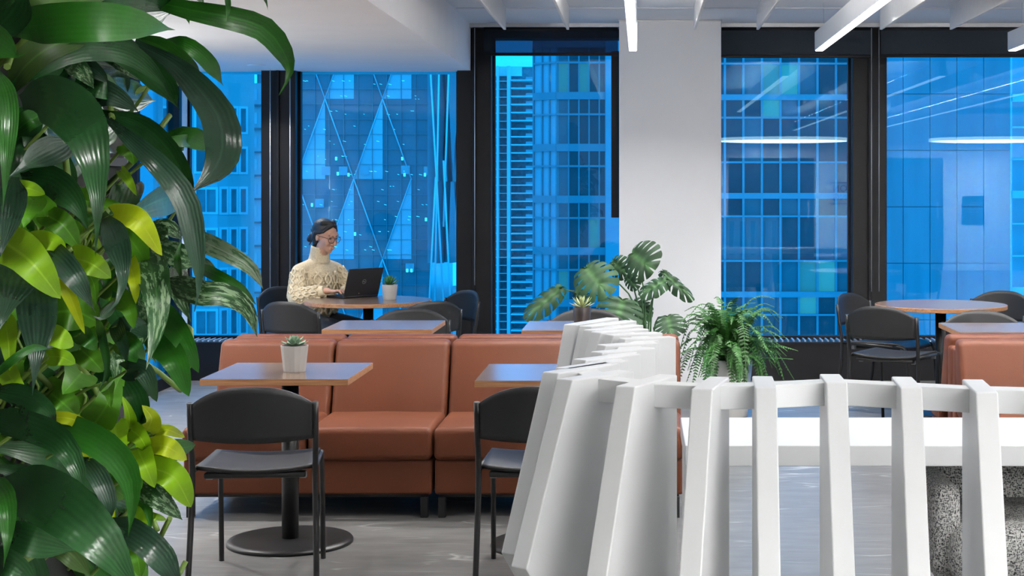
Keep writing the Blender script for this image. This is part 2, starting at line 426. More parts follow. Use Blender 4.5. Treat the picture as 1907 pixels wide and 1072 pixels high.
for x, y in ((-3.25, 9.6), (-2.0, 7.5), (-3.0, 7.5), (-2.0, 5.4), (-3.0, 5.4), (-2.2, 3.2), (-1.75, 1.2), (-2.2, -1.0)):  # added out of view to brighten the left side and its floor
    downlight('added unseen downlight in the soffit above the planted side', x, y, ZS, SOFF_W * (.3 if y < 4 else 2.6 if x < -2.9 and y > 7 else .8), 'soffit downlights')
for x in (-.76, .615, 1.99, 3.37, 5.0, 6.6):  # unseen grid of downlights added to light the room
    for y in (-1.2, 1.6, 4.0, 6.4, 8.4):
        downlight('added unseen downlight between the ceiling baffles', x, y, ZC, CEIL_W * ((.2 if x < 1 else .7) if y < 4.5 else .30 if y < 7 else 1.9), 'added ceiling downlights', 145 if y > 7 or x > 1 else None)
for x in (.12, 1.47, 2.87, 4.2): downlight('added unseen downlight between the ceiling baffles', x, 10.62, ZC, CEIL_W * 1.5, 'added ceiling downlights', 120)  # unseen row added to light the column face
ZR = 2.305
for i, (x, y, r) in enumerate(((2.42, -1.5, 1.12), (6.1, -1.5, 1.12))):
    t = thing('ring_pendant_light', ['large white ring pendant light seen mirrored in the window beside the column', 'large white ring pendant light seen mirrored in the far right window'][i], 'light', (x, y, ZR), group='ring pendants')
    MB().lathe([(r - .03, .0), (r + .03, 0), (r + .03, .05), (r - .03, .05), (r - .03, 0)], 64, smooth=False).build('diffuser', M_RING, t)
    MB().lathe([(r - .032, .05), (r + .032, .05), (r + .032, .075), (r - .032, .075), (r - .032, .05)], 64, smooth=False).build('housing', M_WHITE, t)
    for k in range(3):
        a = 2 * PI * k / 3; MB().tube([(r * math.cos(a), r * math.sin(a), .07), (r * math.cos(a) * .2, r * math.sin(a) * .2, ZC - ZR)], .002, 6).build('suspension_wire', M_ALU, t)
for y, which in ((6.9, 'nearer'), (9.2, 'farther')):  # unseen lights added to brighten the soffit and left floor
    t = thing('added_fill_sconce', 'added up-and-down fill light hidden behind the plants, the %s one' % which, 'light', (XL, y, 1.4), group='added fill sconces')
    MB().rbox((.09, .12, .20), .01, (.045, 0, 0)).build('housing', M_WHITE, t, weld=True)
    for sg in (-1, 1):
        MB().box((.012, -.05, sg * .1 - .001), (.08, .05, sg * .1 + .001)).build('diffuser', M_DOWN, t)
        ld = bpy.data.lights.new('lamp', 'AREA'); ld.shape = 'RECTANGLE'; ld.size = .07; ld.size_y = .1; ld.energy = FILL_SCONCE; ld.color = (1, .985, .965)
        lo = bpy.data.objects.new('lamp', ld); COL.objects.link(lo); lo.parent = t; lo.location = (.05, 0, sg * .106); lo.rotation_euler = (PI if sg > 0 else 0, 0, 0)
# back of the room (only ever seen mirrored in the glass)
M_DARK = mat('dark_door', (.03, .05, .07), .4, noise=.1)
M_MAUVE = mat('pale_panel', (.66, .60, .62), .7, noise=.03)
for i, (a, b) in enumerate(((1.6, 3.15), (3.95, 5.5), (6.75, 7.5))):
    d = struct(MB().box((a, YB, 0), (b, YB + .03, 2.05)).build('door_%d' % (i + 1), M_DARK))
    MB().box((a - .02, YB, 2.05), (b + .02, YB + .05, 2.2)).build('door_head', M_WHITE, d)
    MB().box((b - .12, YB + .03, .95), (b - .09, YB + .07, 1.25)).build('door_handle', M_ALU, d)
t = thing('wall_sign', 'dark rectangular wall notice with small pale lines, mirrored in the right window', 'sign', (6.05, YB + .01, 1.1))
MB().box((-.2, -.01, -.26), (.2, .012, .26)).build('plate', mat('sign_plate', (.02, .05, .07), .4, noise=.05), t)
for k in range(6):
    w = (.05, .11, .14, .13, .10, .03)[k]; MB().box((-w, .012, .14 - k * .045), (w, .016, .15 - k * .045)).build('text_line', M_ALU, t)
def text_mesh(s, size, ext=.002, shear=0.0):
    cu = bpy.data.curves.new('txt', 'FONT'); cu.body = s; cu.size = size; cu.extrude = ext; cu.align_x = 'CENTER'; cu.align_y = 'CENTER'; cu.shear = shear
    o = bpy.data.objects.new('txt', cu); COL.objects.link(o)
    dg = bpy.context.evaluated_depsgraph_get(); me = bpy.data.meshes.new_from_object(o.evaluated_get(dg))
    bpy.data.objects.remove(o); bpy.data.curves.remove(cu)
    return me
t = thing('wall_lettering', 'black wall lettering with bars above and below, mirrored beside the dark mullion', 'sign', (3.62, YB + .01, 1.4))
for s, z in (('ON', .09), ('NG', -.07)):
    o = link('letters', text_mesh(s, .17), M_BLACKF, t); o.rotation_euler = (PI / 2, 0, PI); o.location = (.0, .004, z)
for z in (.2, -.18): MB().box((-.2, 0, z - .008), (.2, .008, z + .008)).build('bar', M_BLACKF, t)
# ------------------------------------------------------------------ slatted white screen
screen = thing('slatted_screen', 'white screen of tapered upright slats joined by a short rail, curving round a corner', 'screen', (0, 3.6, 0))
Z_TOP = 1.10
def slat(inner, outer):
    """inner / outer: plan positions of the top edge ends; the outer edge leans out to z .705, then cuts back in"""
    i = Vector((*inner, 0)); o = Vector((*outer, 0)); d = (o - i).normalized(); n = Vector((-d.y, d.x, 0)) * .0235
    w = (o - i).length
    prof = [(0, 0), (w * .75, 0), (w * .75, .42), (w + .150, .705), (w, Z_TOP), (0, Z_TOP)]
    poly = [i + d * s + Vector((0, 0, z)) - n - Vector((0, 3.6, 0)) for s, z in prof]
    return MB().prism(poly, n * 2).build('slat', M_WHITE, screen, bevel=.003)
# front run (near -> far positions of the slat tops)
slats = [((.745, 3.50), (.728, 3.28)), ((.594, 3.55), (.583, 3.36)), ((.436, 3.60), (.433, 3.446)), ((.277, 3.56), (.270, 3.36)), ((.178, 3.55), (.130, 3.33)),
         ((.062, 3.59), (-.034, 3.376)), ((-.035, 3.67), (-.172, 3.50))]
for k in range(1, 9): slats.insert(0, ((.745 + .155 * k, 3.50 - .05 * k + .035 * (k % 2)), (.728 + .155 * k, 3.28 - .05 * k)))
row = [((1140, 675), (1025, 693)), ((1157, 669), (1048, 685)), ((1181, 657), (1079, 669)), ((1210, 646), (1111, 655)), ((1218, 636), (1120, 642)), ((1253, 626), (1158, 630)),
       ((1227, 618), (1135, 623)), ((1199, 611), (1110, 618)), ((1188, 604), (1098, 614)), ((1175, 596), (1090, 607)), ((1141, 591), (1062, 604))]
for a, b in row:
    def topxy(px, py):
        Y = (H - Z_TOP) * FPX / (py - VY); return ((px - VX) / FPX * Y, Y)
    slats.append((topxy(*a), topxy(*b)))
for a, b in slats: slat(a, b)
# rail pieces between neighbouring slats
for k in range(len(slats) - 1):
    c0 = Vector(slats[k][0]) * .55 + Vector(slats[k][1]) * .45; c1 = Vector(slats[k + 1][0]) * .55 + Vector(slats[k + 1][1]) * .45
    d = (c1 - c0).normalized(); n = Vector((-d.y, d.x)) * .03
    if (c1 - c0).length < .06: continue
    poly = [(c0.x - n.x, c0.y - n.y - 3.6, Z_TOP - .058), (c1.x - n.x, c1.y - n.y - 3.6, Z_TOP - .058), (c1.x + n.x, c1.y + n.y - 3.6, Z_TOP - .058), (c0.x + n.x, c0.y + n.y - 3.6, Z_TOP - .058)]
    MB().prism(poly, (0, 0, .052)).build('rail', M_WHITE, screen, bevel=.002)
# ------------------------------------------------------------------ white table and tweed armchair behind the screen
t = thing('white_table', 'long white table with a thick top standing behind the slatted screen', 'table', (1.4, 5.06, 0))
MB().box((-1.265, -.29, .676), (1.3, .29, .74)).build('table_top', M_WHITE, t, bevel=.003)
for x in (-1.26, 1.22): MB().box((x, -.25, 0), (x + .06, .25, .676)).build('leg', M_WHITE, t, bevel=.002)
def mat_tweed():
    m = bpy.data.materials.new('tweed'); m.use_nodes = True; nt = m.node_tree; b = nt.nodes['Principled BSDF']; b.inputs['Roughness'].default_value = .95
    tc = nt.nodes.new('ShaderNodeTexCoord'); outs = []
    for sc in ((330, 110, 110), (110, 330, 330)):
        mp = nt.nodes.new('ShaderNodeMapping'); mp.inputs['Scale'].default_value = sc; nt.links.new(tc.outputs['Object'], mp.inputs[0])
        n = nt.nodes.new('ShaderNodeTexNoise'); n.inputs['Scale'].default_value = 1.0; n.inputs['Detail'].default_value = 2; nt.links.new(mp.outputs[0], n.inputs['Vector']); outs.append(n.outputs[0])
    mm = nt.nodes.new('ShaderNodeMath'); mm.operation = 'MAXIMUM'; nt.links.new(outs[0], mm.inputs[0]); nt.links.new(outs[1], mm.inputs[1])
    r = nt.nodes.new('ShaderNodeValToRGB'); r.color_ramp.elements[0].position = .47; r.color_ramp.elements[1].position = .60
    r.color_ramp.elements[0].color = (.02, .02, .022, 1); r.color_ramp.elements[1].color = (.62, .62, .60, 1)
    nt.links.new(mm.outputs[0], r.inputs[0]); nt.links.new(r.outputs[0], b.inputs['Base Color'])
    bp = nt.nodes.new('ShaderNodeBump'); bp.inputs['Strength'].default_value = .5; bp.inputs['Distance'].default_value = .003
    nt.links.new(mm.outputs[0], bp.inputs['Height']); nt.links.new(bp.outputs[0], b.inputs['Normal'])
    MATS['tweed'] = m; return m
M_TWEED = mat_tweed()
t = thing('armchair', 'black and white tweed armchair tucked under the white table', 'armchair', (1.285, 5.0, 0))
MB().rbox((.68, .56, .17), .06, (0, 0, .40), puff=(0, 0, .02)).build('seat', M_TWEED, t, weld=True)
MB().rbox((.72, .16, .40), .06, (0, .30, .455), puff=(0, .02, 0)).build('backrest', M_TWEED, t, weld=True)
for sx in (-.34, .34): MB().rbox((.09, .50, .28), .035, (sx, .05, .47)).build('armrest', M_TWEED, t, weld=True)
MB().rbox((.66, .50, .09), .03, (0, .02, .29)).build('seat_base', M_TWEED, t, weld=True)
for sx in (-.24, .24):
    for y in (-.16, .24): MB().tube([(sx * .95, y * .95, .25), (sx * 1.05, y * 1.1, 0)], [.020, .014], 10).build('leg', M_STEEL, t)
# ------------------------------------------------------------------ sofas
UW = .583
def sofa(label, x0, yb, sgn, seat_d, group):
    """two seats wide; yb is the plane of the back of the backrest, sgn -1: the seat points to the camera"""
    t = thing('sofa', label, 'sofa', (x0 + UW, yb, 0), 0 if sgn < 0 else PI, group)
    W = UW * 2 - .012
    for k in (-1, 1):
        cx = k * UW / 2
        MB().rbox((UW - .008, seat_d - .02, .15), .028, (cx, -.34 - seat_d / 2 + .03, .342), puff=(0, 0, .012)).build('seat_cushion', M_LEATHER, t, weld=True)
        # leaning back cushion: a rounded slab, sheared
        m = MB().rbox((UW - .008, .17, .40), .03, (0, 0, 0), puff=(0, .012, 0))
        for v in m.v: v.y += (v.z) * .38 * (1 if v.y < 0 else .35)
        for v in m.v: v += Vector((cx, -.175, .555))
        m.build('back_cushion', M_LEATHER, t, weld=True)
    MB().rbox((W, .34 + seat_d - .06, .165), .014, (0, -(.34 + seat_d) / 2 + .04, .186)).build('base', M_LEATHER, t, weld=True)
    MB().rbox((W, .10, .60), .02, (0, -.052, .404)).build('back_panel', M_LEATHER, t, weld=True)
    MB().box((-W / 2 + .02, -.34 - seat_d + .09, .09), (W / 2 - .02, -.05, .106)).build('base_frame', M_STEEL, t)
    for sx in (-1, 1):
        for y in (-.34 - seat_d + .075, -.08):
            MB().box((sx * (W / 2 - .035) - .017, y - .017, 0), (sx * (W / 2 - .035) + .017, y + .017, .095)).build('leg', M_STEEL, t, bevel=.002)
    return t
SX = -2.13
sofa('cognac leather two-seat sofa at the left end of the near row, by the succulent table', SX, 8.05, -1, .56, 'near row sofas')
sofa('cognac leather two-seat sofa in the near row, right half, partly behind the white screen', SX + 2 * UW, 8.05, -1, .56, 'near row sofas')
sofa('cognac leather sofa backing onto the near row, left half, facing the windows', SX, 8.07, 1, .28, 'window side sofas')
sofa('cognac leather sofa backing onto the near row, right half, facing the windows', SX + 2 * UW, 8.07, 1, .28, 'window side sofas')
sofa('cognac leather sofa at the right edge, seat toward the viewer', 1.6, 8.05, -1, .56, 'near row sofas')
sofa('cognac leather sofa at the right edge, facing the windows', 1.6, 8.07, 1, .28, 'window side sofas')
# ------------------------------------------------------------------ tables
def square_table(label, x, y, group):
    t = thing('square_table', label, 'table', (x, y, 0), group=group)
    tp = MB().box((-.305, -.30, .713), (.305, .30, .7395)).build('table_top', M_EDGE, t, bevel=.0015)
    MB().box((-.3045, -.2995, .7395), (.3045, .2995, .7402)).build('laminate', M_TOP, tp)
    MB().tube([(0, 0, .012), (0, 0, .70)], .036, 24).build('column', M_STEEL, t)
    MB().lathe([(.0, .022), (.24, .020), (.262, .017), (.268, .010), (.268, .0)], 56).build('base_plate', M_STEEL, t)
    MB().box((-.2, -.03, .70), (.2, .03, .713)).box((-.03, -.2, .70), (.03, .2, .713)).build('bracket', M_STEEL, t)
    return t
square_table('square wood-edged table in front of the near sofa, with a grey potted succulent', -1.512, 6.71, 'square tables')
square_table('square wood-edged table partly hidden by the white screen, in front of the sofa', -.375, 6.66, 'square tables')
square_table('square table behind the sofas, in front of the woman\'s round table', -1.466, 8.93, 'square tables')
square_table('square table behind the sofas with a small black plant pot', -.355, 8.88, 'square tables')
square_table('square table behind the right-hand sofa', 2.035, 8.76, 'square tables')
def round_table(label, x, y):
    t = thing('round_table', label, 'table', (x, y, 0), group='round tables')
    tp = MB().lathe([(.0, .712), (.437, .712), (.44, .715), (.44, .737), (.438, .7395), (0, .7395)], 72, smooth=False).build('table_top', M_EDGE, t)
    MB().lathe([(.0, .7395), (.4375, .7395), (.437, .7402), (0, .7402)], 72, smooth=False).build('laminate', M_TOP, tp)
    MB().tube([(0, 0, .012), (0, 0, .70)], .036, 24).build('column', M_STEEL, t)
    MB().lathe([(.0, .022), (.24, .020), (.262, .017), (.268, .010), (.268, .0)], 56).build('base_plate', M_STEEL, t)
    MB().box((-.25, -.03, .70), (.25, .03, .712)).build('bracket', M_STEEL, t)
    return t
TL = (-1.91, 10.9); TR = (2.02, 10.5)
round_table('round wood-edged table the woman works at', *TL)
round_table('round wood-edged table by the right-hand windows', *TR)
# ------------------------------------------------------------------ chairs
def make_chair():
    t = thing('stacking_chair', 'x', 'chair', group='black stacking chairs')
    for s in (-1, 1):
        # rear leg runs up past the seat to carry the back; front leg bends into the seat rail
        MB().tube(catmull([(s * .238, -.285, 0), (s * .232, -.243, .25), (s * .228, -.232, .46), (s * .231, -.248, .58), (s * .232, -.268, .722)], 14), .0115, 12).build('leg', M_STEEL, t)
        MB().tube(catmull([(s * .205, .285, 0), (s * .204, .262, .25), (s * .203, .245, .42), (s * .205, .215, .452), (s * .208, .15, .455)], 14), .0105, 12).build('leg', M_STEEL, t)
        MB().tube([(s * .208, .15, .455), (s * .226, -.235, .462)], .0105, 12).build('seat_rail', M_STEEL, t)
        for y in (-.17, .2):
            MB().box((s * .175 - .014, y - .012, .418), (s * .175 + .014, y + .012, .446)).build('glide_clip', M_CLIP, t, bevel=.004)
    # seat: dished shell with a turned-down front edge
    m = MB(); nx, ny = 16, 16; vs = []
    for lay in (0, 1):
        for j in range(ny + 1):
            for i in range(nx + 1):
                u = i / nx * 2 - 1; v = j / ny; y = -.225 + .46 * v
                hw = .215 - .012 * v; hw *= 1 - .10 * max(0, (v - .85) / .15) ** 2
                z = .462 - .016 * (1 - u * u) * math.sin(PI * min(1, v * 1.05)) - .03 * max(0, (v - .82) / .18) ** 2 + .006 * u * u - .012 * (1 - v) * (1 - u * u)
                vs.append((u * hw, y, z + (.010 if lay == 0 else -.004)))
    N = (nx + 1) * (ny + 1); fs = []
    for j in range(ny):
        for i in range(nx):
            a = j * (nx + 1) + i; q = (a, a + 1, a + nx + 2, a + nx + 1); fs += [q, tuple(N + k for k in q[::-1])]
    rim = [i for i in range(nx + 1)] + [j * (nx + 1) + nx for j in range(1, ny + 1)] + [ny * (nx + 1) + i for i in range(nx - 1, -1, -1)] + [j * (nx + 1) for j in range(ny - 1, 0, -1)]
    for k in range(len(rim)): a, b = rim[k], rim[(k + 1) % len(rim)]; fs.append((a, a + N, b + N, b))
    m.add(vs, fs, True); seat = m.build('seat', M_PLAST, t)
    MB().rbox((.38, .03, .022), .008, (0, -.205, .438)).build('rear_lip', M_PLAST, seat, weld=True)
    for k in range(5): MB().box((-.155 + k * .0775 - .002, -.19, .425), (-.155 + k * .0775 + .002, .15, .446)).build('rib', M_PLAST, seat)
    # backrest: arched panel bowed towards the rear
    m = MB(); nx, nz = 22, 8; vs = []
    for lay in (0, 1):
        for j in range(nz + 1):
            for i in range(nx + 1):
                u = i / nx * 2 - 1; v = j / nz
                top = .787 - .075 * abs(u) ** 2.6; bot = .572 + .010 * u * u
                z = bot + (top - bot) * v
                hw = .222 + .008 * v
                y = -.250 - (z - .572) * .12 - .055 * (1 - u * u)
                vs.append((u * hw, y + (-.006 if lay == 0 else .006), z))
    N = (nx + 1) * (nz + 1); fs = []
    for j in range(nz):
        for i in range(nx):
            a = j * (nx + 1) + i; q = (a, a + 1, a + nx + 2, a + nx + 1); fs += [q, tuple(N + k for k in q[::-1])]
    rim = [i for i in range(nx + 1)] + [j * (nx + 1) + nx for j in range(1, nz + 1)] + [nz * (nx + 1) + i for i in range(nx - 1, -1, -1)] + [j * (nx + 1) for j in range(nz - 1, 0, -1)]
    for k in range(len(rim)): a, b = rim[k], rim[(k + 1) % len(rim)]; fs.append((a, a + N, b + N, b))
    m.add(vs, fs, True); m.build('backrest', M_PLAST, t)
    return t
chair0 = make_chair()
chairs = [
    ((-1.487, 6.12), (-.10, 1), 'black stacking chair facing the near table with the potted succulent'),
    ((-.395, 6.14), (-.03, 1), 'black stacking chair half hidden by the white slatted screen'),
    ((-2.46, 11.42), (.74, -.67), 'black stacking chair the woman sits on'),
    ((-2.17, 10.40), (.45, .89), 'black stacking chair in front of the woman, left front of her table'),
    ((-1.54, 10.40), (-.6, .8), 'black stacking chair right front of the woman\'s round table'),
    ((-1.50, 11.02), (-.8, -.6), 'black stacking chair at the woman\'s table against the dark mullion, opposite her'),
    ((-1.40, 9.21), (0, -1), 'black stacking chair pushed in behind the square table in front of the woman'),
    ((-.33, 9.19), (0, -1), 'black stacking chair behind the small black plant pot table'),
    ((1.64, 9.99), (.50, .86), 'black stacking chair left front of the right-hand round table, nearest the viewer'),
    ((1.70, 10.72), (.8, -.6), 'black stacking chair left rear of the right-hand round table by the mullion'),
    ((2.39, 10.91), (-.65, -.75), 'black stacking chair right rear of the right-hand round table'),
    ((2.42, 10.08), (-.6, .8), 'black stacking chair at the right edge of the photo, right front of the round table'),
    ((2.04, 9.05), (0, -1), 'black stacking chair behind the right-hand square table'),
]
for i, ((x, y), (dx, dy), lab) in enumerate(chairs):
    rz = math.atan2(-dx, dy)
    if i == 0: chair0.location = (x, y, 0); chair0.rotation_euler = (0, 0, rz); chair0['label'] = lab
    else: copy_tree(chair0, (x, y, 0), rz, lab)
# ------------------------------------------------------------------ leaves
def mat_leaf(name, base, vein, rough=.3, stripes=0.0, spots=None, trans=.12, edge=None, var=.25):
    """u runs across the blade, v along it; the midrib, the long veins and the spots are the leaf's own markings"""
    m = bpy.data.materials.new(name); m.use_nodes = True; nt = m.node_tree; b = nt.nodes['Principled BSDF']
    b.inputs['Roughness'].default_value = rough; b.inputs['Specular IOR Level'].default_value = .5
    uv = nt.nodes.new('ShaderNodeUVMap'); sx = nt.nodes.new('ShaderNodeSeparateXYZ'); nt.links.new(uv.outputs[0], sx.inputs[0])
    def math_(op, a, v=None, c=None):
        n = nt.nodes.new('ShaderNodeMath'); n.operation = op
        for i, q in enumerate((a, v, c)):
            if q is None: continue
            if isinstance(q, (int, float)): n.inputs[i].default_value = q
            else: nt.links.new(q, n.inputs[i])
        return n.outputs[0]
    au = math_('ABSOLUTE', math_('SUBTRACT', sx.outputs[0], .5))
    mid = nt.nodes.new('ShaderNodeMapRange'); mid.inputs[1].default_value = .012; mid.inputs[2].default_value = .05; mid.inputs[3].default_value = 1; mid.inputs[4].default_value = 0
    nt.links.new(au, mid.inputs[0])
    oi = nt.nodes.new('ShaderNodeObjectInfo')
    hs = nt.nodes.new('ShaderNodeHueSaturation'); hs.inputs['Color'].default_value = (*base, 1)
    rv = nt.nodes.new('ShaderNodeMapRange'); rv.inputs[3].default_value = 1 - var; rv.inputs[4].default_value = 1 + var; nt.links.new(oi.outputs['Random'], rv.inputs[0]); nt.links.new(rv.outputs[0], hs.inputs['Value'])
    col = hs.outputs[0]
    tc = nt.nodes.new('ShaderNodeTexCoord')
    n1 = nt.nodes.new('ShaderNodeTexNoise'); n1.inputs['Scale'].default_value = 14; n1.inputs['Detail'].default_value = 4; nt.links.new(tc.outputs['Object'], n1.inputs['Vector'])
    mr = nt.nodes.new('ShaderNodeMapRange'); mr.inputs[1].default_value = .3; mr.inputs[2].default_value = .7; mr.inputs[3].default_value = .8; mr.inputs[4].default_value = 1.15; nt.links.new(n1.outputs[0], mr.inputs[0])
    mm = nt.nodes.new('ShaderNodeMix'); mm.data_type = 'RGBA'; mm.blend_type = 'MULTIPLY'; mm.inputs[0].default_value = 1; nt.links.new(col, mm.inputs[6]); nt.links.new(mr.outputs[0], mm.inputs[7]); col = mm.outputs[2]
    if spots:
        mp = nt.nodes.new('ShaderNodeMapping'); mp.inputs['Scale'].default_value = (7, 9, 1); nt.links.new(uv.outputs[0], mp.inputs[0])
        ad = nt.nodes.new('ShaderNodeVectorMath'); ad.operation = 'ADD'; nt.links.new(mp.outputs[0], ad.inputs[0]); nt.links.new(oi.outputs['Random'], ad.inputs[1])
        n2 = nt.nodes.new('ShaderNodeTexNoise'); n2.inputs['Scale'].default_value = 1; n2.inputs['Detail'].default_value = 6; n2.inputs['Roughness'].default_value = .7; nt.links.new(ad.outputs[0], n2.inputs['Vector'])
        r2 = nt.nodes.new('ShaderNodeMapRange'); r2.inputs[1].default_value = .50; r2.inputs[2].default_value = .56; nt.links.new(n2.outputs[0], r2.inputs[0])
        m2 = nt.nodes.new('ShaderNodeMix'); m2.data_type = 'RGBA'; m2.inputs[7].default_value = (*spots, 1); nt.links.new(r2.outputs[0], m2.inputs[0]); nt.links.new(col, m2.inputs[6]); col = m2.outputs[2]
    mv = nt.nodes.new('ShaderNodeMix'); mv.data_type = 'RGBA'; mv.inputs[7].default_value = (*vein, 1); nt.links.new(mid.outputs[0], mv.inputs[0]); nt.links.new(col, mv.inputs[6]); col = mv.outputs[2]
    nt.links.new(col, b.inputs['Base Color'])
    # long veins and soft waves as relief
    h = math_('SINE', math_('MULTIPLY', sx.outputs[0], 46.0))
    h2 = math_('MULTIPLY', n1.outputs[0], 3.0)
    hh = math_('ADD', math_('MULTIPLY', h, stripes * .13), h2)
    bp = nt.nodes.new('ShaderNodeBump'); bp.inputs['Strength'].default_value = .35; bp.inputs['Distance'].default_value = .002
    nt.links.new(hh, bp.inputs['Height']); nt.links.new(bp.outputs[0], b.inputs['Normal'])
    if trans:
        tl = nt.nodes.new('ShaderNodeBsdfTranslucent'); nt.links.new(col, tl.inputs[0]); mx = nt.nodes.new('ShaderNodeMixShader'); mx.inputs[0].default_value = trans
        nt.links.new(b.outputs[0], mx.inputs[1]); nt.links.new(tl.outputs[0], mx.inputs[2]); nt.links.new(mx.outputs[0], nt.nodes['Material Output'].inputs[0])
    MATS[name] = m; return m
LF = {
    'dark': mat_leaf('leaf_dark', (.016, .075, .018), (.016, .07, .018), .26, .9),
    'grn': mat_leaf('leaf_green', (.020, .115, .010), (.030, .15, .016), .30, .7),
    'olive': mat_leaf('leaf_olive', (.055, .12, .022), (.075, .16, .035), .45, .8),
    'slate': mat_leaf('leaf_slate', (.024, .066, .036), (.030, .075, .045), .24, 1.1),
    'lime': mat_leaf('leaf_lime', (.26, .50, .012), (.36, .60, .04), .36, .15, trans=.2, var=.18),
    'yel': mat_leaf('leaf_yellow', (.46, .58, .012), (.55, .66, .04), .36, .15, trans=.2, var=.12),
    'mid': mat_leaf('leaf_mid', (.085, .27, .014), (.13, .36, .03), .34, .2, trans=.15),
    'var': mat_leaf('leaf_variegated', (.022, .085, .022), (.06, .16, .05), .32, .3, spots=(.30, .44, .26)),
    'pale': mat_leaf('leaf_pale', (.22, .30, .20), (.40, .46, .36), .3, .5, spots=(.06, .14, .06)),
}
M_STEM = mat('green_stem', (.12, .20, .03), .5, noise=.15, nscale=30)
CAMP = Vector((0, 0, H))
def prof_strap(t): return (.32 + .68 * smooth01(0, .38, t)) * (1 - smooth01(.5, 1.01, t) ** 1.7)
def prof_long(t): return (.25 + .75 * smooth01(0, .62, t)) * (1 - smooth01(.62, 1.0, t) ** 1.2) + .03
def prof_heart(t): return max(0, (1 - t)) ** .75 * (.62 + 1.25 * t ** .55) * .86 if t < .999 else .0
def prof_lance(t): return max(.02, math.sin(PI * min(1, t * .96 + .04) ** .78) ** .85) * (1 if t < .9 else (1 - t) / .1 * .8 + .2)
PROF = {'d': prof_strap, 'n': prof_long, 'h': prof_heart, 'a': prof_lance}
def blade(pts, width, kind, fold=.25, roll=0.0, n=16, m=3, rip=.05, seed=0, centre=None, facing=None):
    """blade along a midrib; the face is turned towards `facing` (a point) and rolled"""
    rr = random.Random(seed); ph = rr.uniform(0, 6)
    mid = catmull(pts, n); f = PROF[kind]; mb = MB(); vs = []; uvs = []; fs = []
    L = sum((mid[i + 1] - mid[i]).length for i in range(n))
    for i in range(n + 1):
        t = i / n
        T = (mid[min(n, i + 1)] - mid[max(0, i - 1)]).normalized()
        V = (mid[i] - (facing or CAMP)).normalized()
        S = T.cross(V)
        S = S.normalized() if S.length > 1e-4 else Vector((1, 0, 0))
        N = T.cross(S).normalized()
        if N.dot(V) > 0: N = -N
        S2 = S * math.cos(roll) + N * math.sin(roll); N2 = N * math.cos(roll) - S * math.sin(roll)
        h = width * .5 * f(t)
        for j in range(-m, m + 1):
            u = j / m
            p = mid[i] + S2 * h * u + N2 * (h * fold * abs(u) ** 1.4) + N2 * (h * rip * math.sin(t * 9 + ph + u * 2) * abs(u))
            if kind == 'h': p -= T * L * .17 * abs(u) ** 1.3 * (1 - t) ** 3
            vs.append(p); uvs.append((.5 + u * .5, t))
    w = 2 * m + 1
    for i in range(n):
        for j in range(w - 1): fs.append((i * w + j, i * w + j + 1, (i + 1) * w + j + 1, (i + 1) * w + j))
    mb.add(vs, fs, True); mb.uv = uvs
    return mb
# living wall: a planted panel standing along the left, leaves reach out of it
XP = -.95
panel = thing('living_wall_panel', 'dark upright panel that carries the planted leaves at the left edge', 'planter wall', (XP, 2.2, 0))
MB().box((-.09, -.75, 0), (-.01, .69, 2.45)).build('backing', mat('planter_felt', (.012, .014, .012), .95, noise=.3, nscale=30), panel)
for k in range(8): MB().box((-.02, -.74, .12 + k * .29), (.0, .68, .135 + k * .29)).build('tray_edge', mat('planter_tray', (.02, .02, .02), .6, noise=.1), panel)
MB().box((-.09, .69, 0), (-.01, .715, 2.45)).build('end_cap', mat('planter_end', (.10, .09, .10), .5, noise=.05), panel)
def G(x, y, p):
    Y = (-XP - p) * FPX / (VX - x); return P(x, y, Y)
def hero(root, spec, k):
    kind, mt, w, pts = spec[:4]; roll = spec[4] if len(spec) > 4 else 0.0; fold = spec[5] if len(spec) > 5 else (.22 if kind in 'dn' else .18)
    wp = [G(*q) for q in pts]
    dep = sum(q.y for q in wp) / len(wp)
    mb = blade(wp, w * (1.22 if kind == 'h' else 1) * dep / FPX, kind, fold, roll, seed=k, n=16 if kind != 'h' else 14)
    o = root.location
    for v in mb.v: v -= o
    mb.build('leaf', LF[mt], root)
    if kind == 'h':
        a = wp[0]; b = Vector((XP + .0, a.y + .03, a.z - .10)); c = a.lerp(b, .5) + Vector((.03, 0, .03))
        MB().tube([q - o for q in catmull([b, c, a], 6)], [.003] * 4 + [.0025] * 3, 6).build('petiole', M_STEM, root)
def plant(name, label, loc, leaves, fillers=(), group='living wall plants'):
    r = thing(name, label, 'plant', loc, group=group)
    for k, s in enumerate(leaves): hero(r, s, k)
    return r
def fill(root, rnd_, n, x0, x1, y0, y1, kind, mats, wr, lr, p0=.02, p1=.10, dirs=(20, 120)):
    for k in range(n):
        x, y = rnd_.uniform(x0, x1), rnd_.uniform(y0, y1); a = math.radians(rnd_.uniform(*dirs)); L = rnd_.uniform(*lr)
        p = rnd_.uniform(p0, p1); dx, dy = math.cos(a) * L, math.sin(a) * L
        hero(root, (kind, rnd_.choice(mats), rnd_.uniform(*wr), [(x, y, p * .4), (x + dx * .5, y + dy * .4, p), (x + dx, y + dy, p * .9)], rnd_.uniform(-.5, .5)), k + 100)
rl = random.Random(11)
